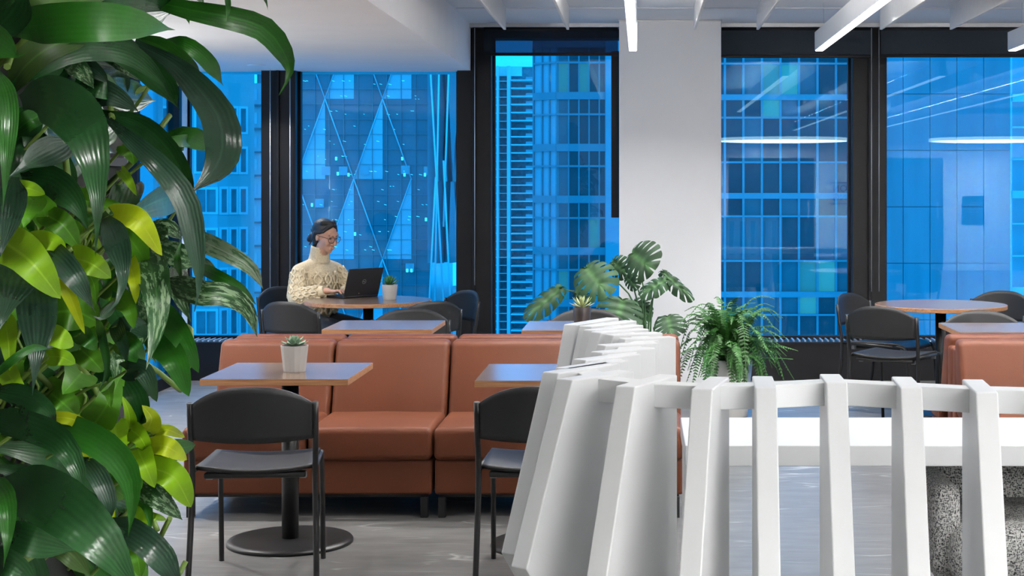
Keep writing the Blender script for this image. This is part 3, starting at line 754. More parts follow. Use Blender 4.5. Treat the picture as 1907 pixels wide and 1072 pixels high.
top = plant('dracaena_plant', 'dracaena with long glossy dark straps at the top left of the living wall', (XP, 2.5, 1.75), [
    ('d', 'grn', 72, [(10, 58, .05), (90, 44, .17), (190, 40, .25), (270, 47, .28), (327, 56, .29)], .1, .12),
    ('d', 'grn', 64, [(-60, 50, .1), (0, 80, .2), (35, 105, .25), (52, 98, .26)], .2),
    ('d', 'grn', 38, [(-6, 130, .2), (14, 190, .26), (13, 280, .28), (5, 398, .27)], .1),
    ('d', 'olive', 60, [(12, 180, .04), (50, 120, .09), (110, 80, .13), (190, 62, .16)], -.5),
    ('d', 'dark', 46, [(15, 165, .05), (70, 130, .10), (150, 92, .15), (240, 100, .18), (300, 150, .2), (318, 185, .2)], .4),
    ('d', 'dark', 98, [(40, 190, .08), (78, 182, .16), (130, 205, .25), (168, 270, .31), (182, 370, .33), (177, 478, .32)], .0, .10),
    ('d', 'slate', 60, [(135, 262, .05), (90, 285, .12), (45, 310, .15), (10, 335, .15)], .3),
    ('d', 'slate', 50, [(28, 330, .1), (22, 390, .18), (8, 450, .2), (-10, 500, .2)], .0),
    ('d', 'dark', 50, [(190, 210, .08), (255, 228, .14), (310, 275, .19), (345, 340, .21), (358, 400, .21)], .45),
    ('n', 'slate', 46, [(193, 215, .08), (245, 262, .16), (305, 318, .22), (345, 375, .25), (362, 450, .26), (371, 525, .26), (362, 580, .25)], -.15, .3),
    ('n', 'slate', 68, [(250, 80, .08), (320, 118, .16), (375, 172, .22), (408, 222, .25), (414, 275, .26), (397, 318, .26), (352, 362, .25)], -.1, .3),
    ('d', 'dark', 58, [(165, 92, .06), (240, 104, .12), (300, 150, .16), (335, 205, .17)], .6),
    ('d', 'grn', 46, [(255, 70, .06), (300, 88, .11), (340, 120, .14), (368, 160, .14)], .3),
    ('d', 'grn', 30, [(300, 78, .07), (345, 82, .13), (385, 112, .16), (416, 160, .16)], .1),
    ('n', 'grn', 46, [(240, -8, .1), (300, 6, .18), (360, 20, .24), (430, 33, .3), (490, 52, .34), (525, 92, .36), (540, 135, .36), (519, 178, .35)], .15, .3),
    ('d', 'grn', 11, [(420, -25, .28), (425, 12, .3), (421, 48, .3)]), ('d', 'grn', 11, [(322, 10, .2), (345, 22, .22), (353, 46, .22)]),
    ('d', 'grn', 6, [(488, -15, .3), (496, 5, .32), (499, 20, .32)]), ('d', 'pale', 12, [(362, -15, .2), (374, 0, .22), (379, 15, .22)]),
    ('d', 'dark', 70, [(-30, 70, .05), (15, 30, .1), (50, -25, .15)], .2), ('d', 'olive', 60, [(30, 55, .04), (70, 15, .1), (150, -15, .14), (230, -20, .16)], -.3),
    ('d', 'dark', 60, [(100, 10, .06), (190, -6, .14), (280, 0, .18), (330, 25, .19)], .5), ('d', 'slate', 34, [(200, 12, .04), (250, -2, .1), (300, -6, .12), (350, -20, .14)], .3),
    ('d', 'dark', 60, [(20, 250, .03), (60, 215, .08), (95, 190, .1)], .2), ('d', 'grn', 40, [(22, 250, .06), (55, 225, .1), (95, 205, .11)], -.4),
    ('d', 'dark', 58, [(40, 330, .06), (95, 335, .12), (140, 375, .17), (166, 432, .18)], .3),
    ('a', 'var', 40, [(120, 110, .05), (150, 130, .1), (175, 165, .1)], .2), ('a', 'slate', 52, [(135, 120, .04), (175, 130, .1), (205, 158, .12)], .3),
    ('a', 'slate', 56, [(150, 165, .05), (205, 175, .12), (258, 207, .15)], .25), ('a', 'dark', 56, [(140, 150, .05), (190, 160, .11), (225, 180, .12)], -.2),
    ('a', 'var', 26, [(205, 112, .06), (235, 125, .1), (262, 150, .1)], .2), ('h', 'mid', 16, [(118, 195, .1), (150, 186, .13), (186, 198, .14)], .7),
    ('n', 'slate', 48, [(192, 396, .1), (214, 440, .2), (229, 500, .24), (222, 555, .24), (190, 592, .22)], .1),
    ('d', 'dark', 62, [(70, 60, .03), (90, 110, .06), (70, 170, .07)], .2), ('d', 'dark', 66, [(130, 60, .03), (160, 100, .06), (230, 130, .07)], .2),
    ('d', 'dark', 40, [(170, 70, .05), (215, 78, .10), (270, 110, .12)], .3),
])
fill(top, rl, 22, -30, 200, 20, 330, 'd', ['dark', 'dark', 'grn', 'slate'], (40, 70), (90, 170), .02, .06, (-30, 110))
mid_d = plant('dracaena_plant', 'dracaena with broad blue-green straps at the left edge, halfway down', (XP, 2.4, 1.25), [
    ('d', 'slate', 46, [(50, 445, .08), (100, 474, .16), (143, 523, .2), (178, 582, .2)], -.2),
    ('d', 'slate', 90, [(45, 440, .08), (35, 500, .16), (15, 565, .2), (-15, 640, .2)], .1, .1),
    ('d', 'slate', 74, [(60, 500, .08), (68, 570, .16), (68, 650, .19), (60, 738, .18)], -.1, .1),
    ('d', 'grn', 16, [(-25, 715, .15), (20, 672, .2), (60, 648, .22), (98, 650, .22)], .3),
    ('d', 'dark', 20, [(180, 590, .14), (192, 630, .18), (200, 690, .19), (180, 735, .18)], .6), ('d', 'dark', 20, [(215, 560, .14), (190, 592, .2), (168, 585, .2)], .4),
    ('d', 'dark', 44, [(-20, 728, .1), (40, 736, .16), (82, 760, .2), (108, 795, .2)], .3),
])
fill(mid_d, rl, 12, -30, 190, 440, 700, 'd', ['dark', 'slate', 'dark'], (36, 60), (80, 140), .01, .04, (40, 140))
low_d = plant('dracaena_plant', 'dracaena with wide arching straps filling the bottom left corner', (XP, 2.4, .85), [
    ('d', 'dark', 56, [(-40, 775, .08), (40, 790, .18), (110, 822, .25), (146, 878, .28), (156, 935, .27)], -.1),
    ('d', 'grn', 60, [(40, 790, .08), (130, 798, .18), (205, 836, .24), (242, 890, .26), (246, 950, .26), (238, 1002, .25)], .35),
    ('d', 'slate', 38, [(140, 838, .12), (178, 880, .18), (203, 935, .2), (203, 980, .19)], -.2),
    ('d', 'dark', 104, [(-10, 905, .12), (70, 918, .24), (140, 962, .32), (198, 1018, .36), (245, 1085, .37), (262, 1120, .37)], -.1, .16),
    ('d', 'slate', 52, [(190, 968, .16), (250, 995, .24), (298, 1035, .28), (345, 1105, .29)], -.1),
    ('d', 'grn', 46, [(-20, 890, .16), (8, 930, .24), (14, 1000, .26), (6, 1060, .25)], .1), ('d', 'dark', 60, [(-30, 1040, .2), (20, 1055, .26), (80, 1100, .28)], .2),
    ('d', 'dark', 56, [(-20, 830, .05), (60, 840, .10), (130, 855, .13), (190, 930, .15)], .2), ('d', 'dark', 60, [(0, 985, .05), (60, 1005, .12), (145, 1025, .15)], .3),
    ('d', 'olive', 40, [(80, 1000, .05), (130, 1030, .10), (170, 1075, .12)], .2), ('d', 'dark', 50, [(-10, 870, .04), (60, 880, .08), (140, 900, .1)], .5),
    ('d', 'dark', 44, [(150, 900, .06), (180, 960, .10), (200, 1020, .12)], .3), ('d', 'grn', 36, [(120, 880, .05), (150, 920, .10), (170, 965, .10)], .4),
    ('d', 'grn', 60, [(0, 800, .04), (60, 790, .1), (100, 800, .11)], .3), ('d', 'grn', 50, [(160, 990, .05), (200, 1030, .1), (220, 1090, .1)], .2),
])
fill(low_d, rl, 26, -40, 200, 800, 1060, 'd', ['dark', 'dark', 'grn'], (40, 64), (90, 160), .01, .06, (0, 80))
poth = plant('pothos_plant', 'lime green heart-leaved pothos in the middle of the living wall', (XP, 2.6, 1.3), [
    ('h', 'lime', 78, [(8, 450, .16), (60, 490, .24), (113, 556, .24)], -.2), ('h', 'lime', 40, [(66, 448, .12), (95, 450, .16), (123, 468, .16)], .2),
    ('h', 'lime', 54, [(140, 480, .14), (172, 492, .2), (207, 518, .2)], .1), ('h', 'yel', 46, [(212, 400, .14), (258, 412, .2), (302, 476, .21)], -.2),
    ('h', 'mid', 56, [(222, 425, .10), (250, 455, .15), (274, 494, .15)], .2), ('h', 'yel', 36, [(236, 482, .13), (250, 520, .17), (253, 566, .17)], .2),
    ('h', 'mid', 30, [(246, 495, .12), (268, 503, .15), (286, 516, .15)], .3), ('h', 'mid', 28, [(163, 505, .12), (175, 530, .15), (179, 566, .15)], .4),
    ('h', 'yel', 30, [(85, 475, .13), (125, 540, .18), (158, 622, .18)], .3), ('h', 'lime', 34, [(20, 352, .08), (50, 350, .12), (84, 362, .12)], .3),
    ('h', 'mid', 50, [(62, 372, .08), (52, 398, .11), (44, 424, .11)], .1), ('h', 'mid', 44, [(90, 402, .09), (118, 420, .12), (148, 460, .12)], -.2),
    ('h', 'mid', 56, [(55, 360, .05), (80, 390, .08), (100, 444, .08)], .2), ('h', 'mid', 40, [(222, 552, .12), (240, 575, .16), (249, 612, .16)], .1),
    ('h', 'mid', 70, [(95, 582, .06), (140, 580, .1), (184, 600, .1)], .1), ('h', 'lime', 42, [(92, 622, .12), (112, 630, .15), (137, 644, .15)], -.2),
    ('h', 'lime', 34, [(92, 664, .12), (115, 665, .15), (140, 677, .15)], .2), ('h', 'grn', 36, [(150, 622, .12), (165, 634, .15), (180, 652, .15)], .0),
    ('h', 'mid', 46, [(150, 650, .1), (170, 668, .13), (192, 692, .13)], .1), ('h', 'mid', 66, [(152, 694, .14), (136, 712, .17), (116, 734, .17)], .1),
    ('h', 'mid', 60, [(90, 728, .08), (115, 748, .12), (144, 774, .12)], .2), ('h', 'mid', 64, [(178, 786, .13), (200, 752, .18), (224, 700, .18)], .1),
    ('h', 'mid', 30, [(198, 712, .16), (204, 735, .19), (206, 760, .19)], .2), ('h', 'lime', 28, [(240, 800, .14), (240, 770, .17), (227, 736, .17)], .3),
    ('h', 'yel', 28, [(98, 776, .16), (140, 782, .19), (180, 814, .19)], .5), ('h', 'yel', 16, [(118, 838, .14), (140, 838, .16), (166, 850, .16)], .4),
    ('h', 'lime', 34, [(10, 480, .05), (5, 540, .08), (8, 600, .09)], .2), ('h', 'lime', 40, [(12, 690, .06), (28, 715, .1), (48, 740, .1)], .2), ('h', 'lime', 40, [(10, 600, .05), (16, 640, .08), (18, 690, .08)], .2),
    ('h', 'mid', 40, [(232, 268, .1), (244, 282, .12), (250, 306, .12)], .2), ('h', 'lime', 20, [(226, 318, .1), (240, 336, .13), (254, 364, .13)], .2),
    ('h', 'lime', 34, [(160, 545, .06), (162, 580, .08), (165, 610, .08)], .2), ('h', 'mid', 50, [(110, 500, .04), (130, 540, .06), (140, 590, .06)], .2),
])
fill(poth, rl, 60, 0, 215, 340, 800, 'h', ['mid', 'lime', 'mid', 'mid', 'grn'], (34, 58), (48, 80), .01, .06, (10, 110))
poth2 = plant('pothos_plant', 'bright yellow-lime pothos hanging at the lower right of the living wall', (XP, 2.8, .9), [
    ('h', 'lime', 50, [(212, 792, .15), (220, 820, .19), (232, 854, .19)], .0), ('h', 'lime', 38, [(244, 800, .15), (262, 815, .19), (280, 850, .19)], .2),
    ('h', 'yel', 40, [(274, 802, .15), (282, 778, .19), (264, 754, .19)], .3), ('h', 'yel', 22, [(290, 806, .15), (312, 800, .18), (344, 814, .18)], .3),
    ('h', 'yel', 36, [(282, 830, .16), (312, 832, .2), (348, 856, .2)], -.1), ('h', 'lime', 48, [(256, 835, .17), (270, 865, .21), (288, 908, .21)], .1),
    ('h', 'lime', 50, [(288, 872, .17), (325, 890, .21), (356, 944, .21)], .0), ('h', 'lime', 32, [(250, 955, .12), (262, 975, .15), (274, 1008, .15)], .2),
    ('h', 'lime', 14, [(278, 958, .12), (292, 962, .14), (310, 968, .14)], .3), ('h', 'yel', 24, [(156, 836, .14), (180, 855, .17), (202, 894, .17)], .4),
    ('h', 'yel', 14, [(206, 935, .12), (210, 955, .14), (213, 980, .14)], .3), ('h', 'mid', 40, [(238, 1000, .1), (255, 1035, .13), (262, 1075, .13)], .2), ('h', 'mid', 44, [(238, 1030, .08), (250, 1050, .1), (270, 1085, .1)], .2),
    ('h', 'lime', 30, [(186, 792, .12), (196, 812, .15), (206, 840, .15)], .3), ('h', 'mid', 38, [(225, 850, .1), (245, 880, .13), (262, 912, .13)], .2),
    ('h', 'grn', 50, [(270, 860, .1), (310, 842, .15), (364, 828, .17)], .3), ('h', 'grn', 46, [(262, 790, .08), (278, 800, .11), (292, 835, .11)], .2),
    ('a', 'var', 42, [(248, 900, .10), (292, 925, .16), (340, 968, .18)], .2), ('a', 'grn', 44, [(248, 890, .1), (290, 905, .14), (320, 930, .15)], .1), ('a', 'grn', 30, [(250, 925, .1), (270, 945, .13), (281, 992, .14)], .2),
    ('a', 'var', 40, [(240, 985, .08), (262, 1010, .12), (275, 1060, .12)], .2), ('a', 'dark', 50, [(225, 700, .05), (250, 740, .08), (268, 800, .08)], .2),
])
fill(poth2, rl, 22, 150, 245, 790, 1010, 'h', ['mid', 'lime', 'grn', 'mid'], (34, 50), (44, 70), .01, .07, (20, 110))
agl = plant('aglaonema_plant', 'variegated silver-patterned leaves reaching right across the left window', (XP, 2.8, 1.3), [
    ('a', 'pale', 38, [(340, 432, .12), (405, 462, .22), (440, 480, .26), (470, 502, .28), (490, 538, .28)], .1),
    ('a', 'var', 48, [(312, 525, .12), (375, 545, .22), (425, 550, .26), (462, 578, .28), (479, 628, .28)], .0),
    ('a', 'grn', 24, [(355, 490, .12), (410, 515, .2), (448, 537, .23), (478, 568, .24)], .3), ('a', 'var', 64, [(266, 455, .12), (288, 525, .2), (293, 600, .22), (272, 688, .21)], .0),
    ('a', 'var', 44, [(282, 440, .1), (312, 424, .15), (338, 446, .16)], .2), ('a', 'var', 50, [(295, 460, .1), (340, 478, .15), (372, 490, .16)], .3),
    ('a', 'var', 46, [(325, 495, .1), (335, 550, .16), (356, 600, .17)], .2), ('a', 'pale', 20, [(370, 480, .14), (392, 500, .17), (404, 532, .17)], .3),
    ('h', 'grn', 66, [(330, 362, .06), (285, 378, .1), (232, 408, .1)], -.45), ('h', 'dark', 60, [(240, 350, .05), (225, 400, .08), (215, 450, .08)], .3),
    ('h', 'grn', 46, [(328, 262, .14), (356, 255, .17), (396, 278, .18)], .4), ('a', 'grn', 24, [(292, 266, .12), (335, 262, .16), (374, 262, .16)], .1), ('n', 'grn', 14, [(338, 520, .14), (330, 480, .17), (340, 440, .17)], .2),
    ('h', 'grn', 46, [(306, 585, .1), (340, 630, .16), (370, 694, .17)], .2), ('h', 'grn', 52, [(292, 630, .1), (325, 670, .15), (352, 738, .16)], .1),
    ('h', 'grn', 46, [(228, 636, .12), (245, 650, .15), (268, 674, .15)], .0), ('h', 'slate', 34, [(218, 606, .12), (228, 635, .15), (236, 675, .15)], .5),
    ('h', 'slate', 40, [(236, 690, .12), (268, 692, .16), (292, 748, .17)], .2), ('h', 'slate', 44, [(222, 620, .08), (245, 608, .11), (275, 625, .11)], .2),
    ('h', 'dark', 40, [(205, 560, .06), (225, 600, .08), (230, 640, .08)], .2), ('a', 'dark', 50, [(262, 450, .05), (270, 500, .08), (262, 560, .08)], .3), ('a', 'var', 46, [(250, 560, .05), (262, 610, .08), (250, 660, .08)], .2),
])
fill(agl, rl, 14, 200, 280, 410, 660, 'a', ['var', 'dark', 'grn'], (30, 50), (60, 100), .01, .06, (30, 120))
for r_, c_ in ((top, 9), (mid_d, 4), (low_d, 6), (poth, 8), (poth2, 5), (agl, 4)):
    for k in range(c_):
        y0 = rl.uniform(-.35, .3); z0 = rl.uniform(-.3, .25)
        MB().tube(catmull([(0, y0, z0), (.06, y0 + rl.uniform(-.05, .05), z0 + .05), (.10, y0 + rl.uniform(-.1, .1), z0 + rl.uniform(-.04, .14))], 6), .005, 6).build('stem', M_STEM, r_)
# a thin stem reaching up beside the window
MB().tube([q - top.location for q in catmull([G(238, 215, .06), G(258, 190, .1), G(285, 150, .12)], 6)], .0035, 6).build('stem', M_STEM, top)

# ------------------------------------------------------------------ succulents in pots
M_SUC = mat_leaf('leaf_succulent', (.16, .26, .17), (.20, .30, .20), .5, .1, trans=.05)
M_SUC2 = mat_leaf('leaf_succulent_green', (.03, .13, .03), (.05, .18, .05), .4, .1, trans=.05)
M_SUC3 = mat_leaf('leaf_airplant', (.28, .36, .14), (.36, .42, .2), .5, .1, trans=.05)
def fat_leaf(L, W, th):
    mb = MB(); n = 8; vs = []
    for i in range(n + 1):
        t = i / n; w = W * .5 * (.45 + .55 * math.sin(PI * min(1, t * .9 + .1) ** .9)) * (1 if t < .8 else max(.05, (1 - t) / .2)); h = th * (1 - t * .7)
        for j in range(6):
            a = 2 * PI * j / 6; vs.append((w * math.cos(a), L * t, h * .5 * math.sin(a) + L * .22 * t * t))
    fs = [(i * 6 + j, i * 6 + (j + 1) % 6, (i + 1) * 6 + (j + 1) % 6, (i + 1) * 6 + j) for i in range(n) for j in range(6)]
    mb.add(vs, fs, True); mb.uv = [(.5, 0)] * len(vs)
    return mb
def succulent(label, loc, r, h, potm, leafm, facets, L, W, rings, taper=.8, group='potted succulents'):
    t = thing('potted_succulent', label, 'potted plant', loc, group=group)
    MB().lathe([(.0, 0), (r * taper, 0), (r * taper * 1.02, .004), (r, h), (r * .9, h), (r * .88, h - .012), (0, h - .012)], facets, smooth=facets > 20).build('pot', potm, t, bevel=.001)
    MB().lathe([(r * .885, h - .010), (0, h - .006)], 24).build('soil', M_SOIL, t)
    base = fat_leaf(L, W, .008).mesh('leaf'); base.materials.append(leafm)
    k = 0
    for q, (n, tilt, sc) in enumerate(rings):
        for i in range(n):
            a = 2 * PI * (i + .5 * (q % 2)) / n + q * .3
            o = link('leaf', base, None, t); o.location = (0, 0, h - .004 + q * .005)
            o.rotation_euler = (math.radians(tilt), 0, a); o.scale = (sc, sc, sc)
    return t
succulent('grey faceted pot with a pale rosette succulent on the near square table', (-1.487, 6.68, .7402), .060, .112, M_POT, M_SUC, 14, .062, .034, [(9, 8, 1.0), (8, 28, .85), (6, 50, .65), (4, 72, .5)], .78)
succulent('grey tapered pot with a green succulent beside the laptop', (-1.765, 10.93, .7402), .056, .105, M_POT, M_SUC2, 28, .075, .022, [(9, 15, 1.0), (8, 35, .95), (6, 58, .85), (4, 78, .7)], .8)
succulent('small black pot with a spiky air plant on the square table behind the white screen', (-.338, 8.90, .7402), .052, .105, M_POTB, M_SUC3, 28, .075, .016, [(8, 8, 1.0), (8, 32, 1), (5, 62, .8)], .86)

# ------------------------------------------------------------------ monstera
M_MON = mat_leaf('leaf_monstera', (.012, .050, .014), (.05, .13, .04), .62, .1, trans=.08)
def monstera_leaf(base, tip, width, face=None, roll=0.0, curl=.25, seed=0):
    rr = random.Random(seed); base, tip = Vector(base), Vector(tip)
    ax = tip - base; L = ax.length; T = ax.normalized()
    V = (base - CAMP).normalized(); S = T.cross(V).normalized(); N = S.cross(T).normalized()
    if N.dot(V) > 0: N = -N
    S2 = S * math.cos(roll) + N * math.sin(roll); N2 = N * math.cos(roll) - S * math.sin(roll); S, N = S2, N2
    mb = MB(); vs = []; fs = []; uvs = []
    nl, ns, na = 7, 9, 4
    def out(a):   # cordate outline: angle 0 at the tip, pi at the notch
        r = (.52 + .10 * math.cos(a) + .05 * math.cos(2 * a)) * (1 - .55 * max(0, (a - 2.62) / (PI - 2.62)) ** 2)
        return r
    c0 = .36   # outline centre along the midrib
    for sd in (-1, 1):
        for k in range(nl):
            a0, a1 = PI * .985 * k / nl, PI * .985 * (k + 1) / nl
            gap = .26 if (k > 0) else .16
            hole = rr.random() < .3 and k > 0
            for i in range(ns + 1):
                s = i / ns
                g = smooth01(.42, .66, s) * gap
                if hole: g *= 1 - smooth01(.80, .95, s)
                for j in range(na + 1):
                    q = j / na; am = (a0 + a1) / 2; a = am + (a1 - a0) * (q - .5) * (1 - g)
                    ro = out(a) * (1 + .03 * math.sin(q * PI))
                    # veins start spread along the midrib, end on the outline
                    ox, oy = sd * ro * math.sin(a), c0 + ro * math.cos(a)
                    my = c0 * (1 - .15) + (.60 * math.cos(a)) * .55
                    my = min(.92, max(.02, my))
                    x = ox * s; y = my + (oy - my) * s
                    z = -curl * (abs(x) ** 1.6) * 1.3 - curl * .55 * max(0, y - .25) ** 2 + .06 * math.sin(min(1, s * 1.0) * PI) + .02 * math.sin(a * 9)
                    vs.append(base + T * (y * L) + S * (x * width / 1.06) + N * (z * L)); uvs.append((.5 + x * .5, y))
            o = len(vs) - (ns + 1) * (na + 1)
            for i in range(ns):
                for j in range(na): fs.append((o + i * (na + 1) + j, o + i * (na + 1) + j + 1, o + (i + 1) * (na + 1) + j + 1, o + (i + 1) * (na + 1) + j))
    mb.add(vs, fs, True); mb.uv = uvs
    return mb
MY = 10.75
mon = thing('monstera_plant', 'monstera with large split leaves in front of the white column', 'plant', (PX(1205, MY), MY, 0))
mo = Vector(mon.location)
MB().lathe([(0, 0), (.13, 0), (.135, .01), (.165, .33), (.15, .33), (.148, .30), (0, .30)], 36).build('pot', M_POTW, mon)
MB().lathe([(.147, .302), (0, .31)], 24).build('soil', M_SOIL, mon)
mleaves = [  # base px, tip px, width px, depth offset of base and tip, roll
    ((1177, 470), (1216, 503), 92, -.05, -.15, .15), ((1090, 497), (1132, 548), 92, -.1, -.2, -.2), ((1046, 535), (980, 590), 46, -.1, -.25, .35),
    ((1160, 556), (1146, 610), 96, -.2, -.3, .1), ((1243, 520), (1192, 548), 44, -.05, -.1, .6), ((1233, 506), (1290, 556), 34, .0, -.1, -.5),
    ((1243, 588), (1252, 626), 68, -.15, -.25, .0), ((1140, 486), (1170, 512), 52, .1, .05, .3), ((1168, 512), (1186, 538), 34, .05, .0, .3), ((1196, 562), (1206, 592), 34, .08, .05, .4),
    ((1072, 540), (1092, 575), 34, .12, .1, .5), ((1180, 560), (1205, 600), 44, .1, .05, .2)]
for k, (b_, t_, w_, d0, d1, ro) in enumerate(mleaves):
    bw, tw = P(*b_, MY + d0), P(*t_, MY + d1)
    mb = monstera_leaf(bw, tw, w_ * MY / FPX, roll=ro, seed=k + 5)
    for v in mb.v: v -= mo
    lf = mb.build('leaf', M_MON, mon, weld=True)
    base = Vector((rl.uniform(-.03, .03), rl.uniform(-.03, .03), .30)); e = bw + (tw - bw) * .04 - mo
    mid_ = base.lerp(e, .55) + Vector(((e.x - base.x) * -.25, 0, .12))
    MB().tube(catmull([base, mid_, e], 10), [.008 - .0004 * i for i in range(11)], 8).build('petiole', mat('monstera_stem', (.035, .10, .025), .45, noise=.1), mon)
# ------------------------------------------------------------------ fern
M_FERN = mat_leaf('leaf_fern', (.022, .098, .012), (.05, .17, .03), .5, .1, trans=.1, var=.35)
FY = 10.4
fern = thing('fern_plant', 'bushy green fern in a white pot between the column and the right window', 'plant', (PX(1356, FY), FY, 0))
MB().lathe([(0, 0), (.125, 0), (.13, .012), (.165, .385), (.150, .385), (.147, .35), (0, .35)], 36).build('pot', M_POTW, fern)
MB().lathe([(.148, .352), (0, .37)], 24).build('soil', M_SOIL, fern)
rf = random.Random(5)
def frond(pts, L, pin):
    mb = MB(); n = 30; mid = catmull(pts, n); vs = []; fs = []; uvs = []
    for i in range(2, n + 1):
        t = i / n; T = (mid[min(n, i + 1)] - mid[i - 1]).normalized()
        S = T.cross(Vector((0, 0, 1))); S = S.normalized() if S.length > 1e-3 else Vector((1, 0, 0))
        tw = rf.uniform(-.25, .25); N = S.cross(T)
        w = pin * (.35 + .65 * smooth01(0, .25, t)) * (1 - smooth01(.55, 1.05, t)) + .004
        for sg in (-1, 1):
            D = (S * sg + T * .35 + N * (tw - .25)).normalized(); o = len(vs); b = .009
            p0 = mid[i]
            vs += [p0 - T * b * .5, p0 + D * w * .55 - T * b * .75, p0 + D * w, p0 + D * w * .55 + T * b * .6, p0 + T * b * .5]
            uvs += [(.3, t)] * 5
            fs += [(o, o + 1, o + 3, o + 4), (o + 1, o + 2, o + 3)]
    mb.add(vs, fs, False)
    mb.uv = uvs
    k = len(mb.v); mb.tube(mid, [.0022] * (n + 1), 4, caps=False); mb.uv = uvs + [(.5, .5)] * (len(mb.v) - k)
    return mb
for k in range(150):
    a = rf.uniform(0, 2 * PI); up = rf.random() ** .7
    reach = .16 + .24 * rf.random() * (1.15 - .6 * up); hgt = .05 + .40 * up * rf.uniform(.6, 1)
    if k % 4 == 0: reach = rf.uniform(.26, .40); hgt = rf.uniform(.02, .16)
    d = Vector((math.cos(a), math.sin(a), 0)); s0 = Vector((rf.uniform(-.06, .06), rf.uniform(-.06, .06), .37))
    droop = rf.uniform(.05, .34) if up < .55 else rf.uniform(-.02, .10)
    pts = [s0, s0 + d * reach * .4 + Vector((0, 0, hgt * .8)), s0 + d * reach * .8 + Vector((0, 0, hgt)), s0 + d * reach * 1.15 + Vector((0, 0, hgt - droop))]
    if k % 11 == 0:      # hanging over the rim towards the viewer
        a = rf.uniform(-2.6, -.5); d = Vector((math.cos(a), math.sin(a), 0)); q = rf.uniform(.2, .3)
        pts = [s0, s0 + d * .12 + Vector((0, 0, .12)), s0 + d * q * .9 + Vector((0, 0, .06)), s0 + d * (q + .06) + Vector((0, 0, -.20))]
    if pts[-1].z < .08: pts[-1].z = .08
    frond(pts, reach, rf.uniform(.030, .044)).build('frond', M_FERN, fern)
# ------------------------------------------------------------------ laptop
HX, HY = Vector((-2.10, 11.0, .7402)), Vector((-1.895, 11.225, .7402))
hd = (HY - HX).normalized(); rz = math.atan2(hd.y, hd.x)
lap = thing('laptop', 'open black laptop on the round table, lid turned to the viewer', 'laptop', tuple((HX + HY) / 2), rz)
M_LAP = mat('laptop_black', (.010, .010, .012), .42, noise=.08)
LW, LD = .305, .208
bs = MB().rbox((LW, LD, .016), .006, (0, LD / 2, .009)).build('base', M_LAP, lap, weld=True)
MB().box((-LW / 2 + .02, .03, .017), (LW / 2 - .02, .125, .0185)).build('keyboard', mat('laptop_keys', (.02, .02, .022), .6, bump=.3, bscale=200), bs)
MB().box((-.05, .135, .017), (.05, .19, .018)).build('touchpad', M_STEEL, bs)
lid = MB().rbox((LW, .009, LD), .004, (0, 0, LD / 2)).build('lid', M_LAP, lap, weld=True)
lid.location = (0, .004, .014); lid.rotation_euler = (math.radians(18), 0, 0)
MB().box((-LW / 2 + .008, .0046, .012), (LW / 2 - .008, .0054, LD - .008)).build('screen', mat('laptop_screen', (.02, .025, .03), .2, emit=(.6, .75, 1), estr=.5), lid)
lg = MB(); R0, R1 = .0165, .0145
vs = []; 
for j in range(32):
    a = 2 * PI * j / 32
    for r in (R0, R1): vs.append((r * math.cos(a), -.0056, .108 + r * math.sin(a)))
lg.add(vs, [(2 * j, 2 * j + 1, (2 * j + 3) % 64, (2 * j + 2) % 64) for j in range(32)])
lg.build('logo_ring', M_ALU, lid)
o = link('logo_letters', text_mesh('DELL', .0105, .0002), M_ALU, lid); o.rotation_euler = (PI / 2, .25, 0); o.location = (0, -.0058, .108)
MB().tube([(-LW / 2 + .02, .004, .012), (LW / 2 - .02, .004, .012)], .006, 10).build('hinge', M_LAP, lap)

# ------------------------------------------------------------------ woman
M_SKIN = mat('skin', (.50, .265, .175), .5, noise=.06, nscale=20)
M_HAIR = mat('black_hair', (.008, .0065, .0065), .55, noise=.3, nscale=60, bump=.5, bscale=120, stretch=(1, 1, .2))
M_TROU = mat('black_trousers', (.012, .012, .014), .8, noise=.1)
def mat_knit():
    m = bpy.data.materials.new('cable_knit'); m.use_nodes = True; nt = m.node_tree; b = nt.nodes['Principled BSDF']; b.inputs['Roughness'].default_value = .95
    b.inputs['Specular IOR Level'].default_value = .15
    tc = nt.nodes.new('ShaderNodeTexCoord')
    n = nt.nodes.new('ShaderNodeTexNoise'); n.inputs['Scale'].default_value = 140; n.inputs['Detail'].default_value = 3; nt.links.new(tc.outputs['Object'], n.inputs['Vector'])
    r = nt.nodes.new('ShaderNodeValToRGB'); r.color_ramp.elements[0].position = .3; r.color_ramp.elements[1].position = .7
    r.color_ramp.elements[0].color = (.56, .45, .29, 1); r.color_ramp.elements[1].color = (.76, .65, .46, 1)
    nt.links.new(n.outputs[0], r.inputs[0]); nt.links.new(r.outputs[0], b.inputs['Base Color'])
    bp = nt.nodes.new('ShaderNodeBump'); bp.inputs['Strength'].default_value = .3; bp.inputs['Distance'].default_value = .002
    w = nt.nodes.new('ShaderNodeTexWave'); w.inputs['Scale'].default_value = 34; w.inputs['Distortion'].default_value = 2; w.bands_direction = 'X'; nt.links.new(tc.outputs['Object'], w.inputs['Vector'])
    ad = nt.nodes.new('ShaderNodeMath'); ad.operation = 'ADD'; nt.links.new(n.outputs[0], ad.inputs[0]); nt.links.new(w.outputs[0], ad.inputs[1])
    nt.links.new(ad.outputs[0], bp.inputs['Height']); nt.links.new(bp.outputs[0], b.inputs['Normal'])
    MATS['cable_knit'] = m; return m
M_KNIT = mat_knit()
fd = Vector((.74, -.67, 0)).normalized()
wom = thing('person', 'seated woman with glasses and dark tied-back hair in a cream cable-knit turtleneck, typing', 'person', (-2.385, 11.40, 0), math.atan2(-fd.x, fd.y))
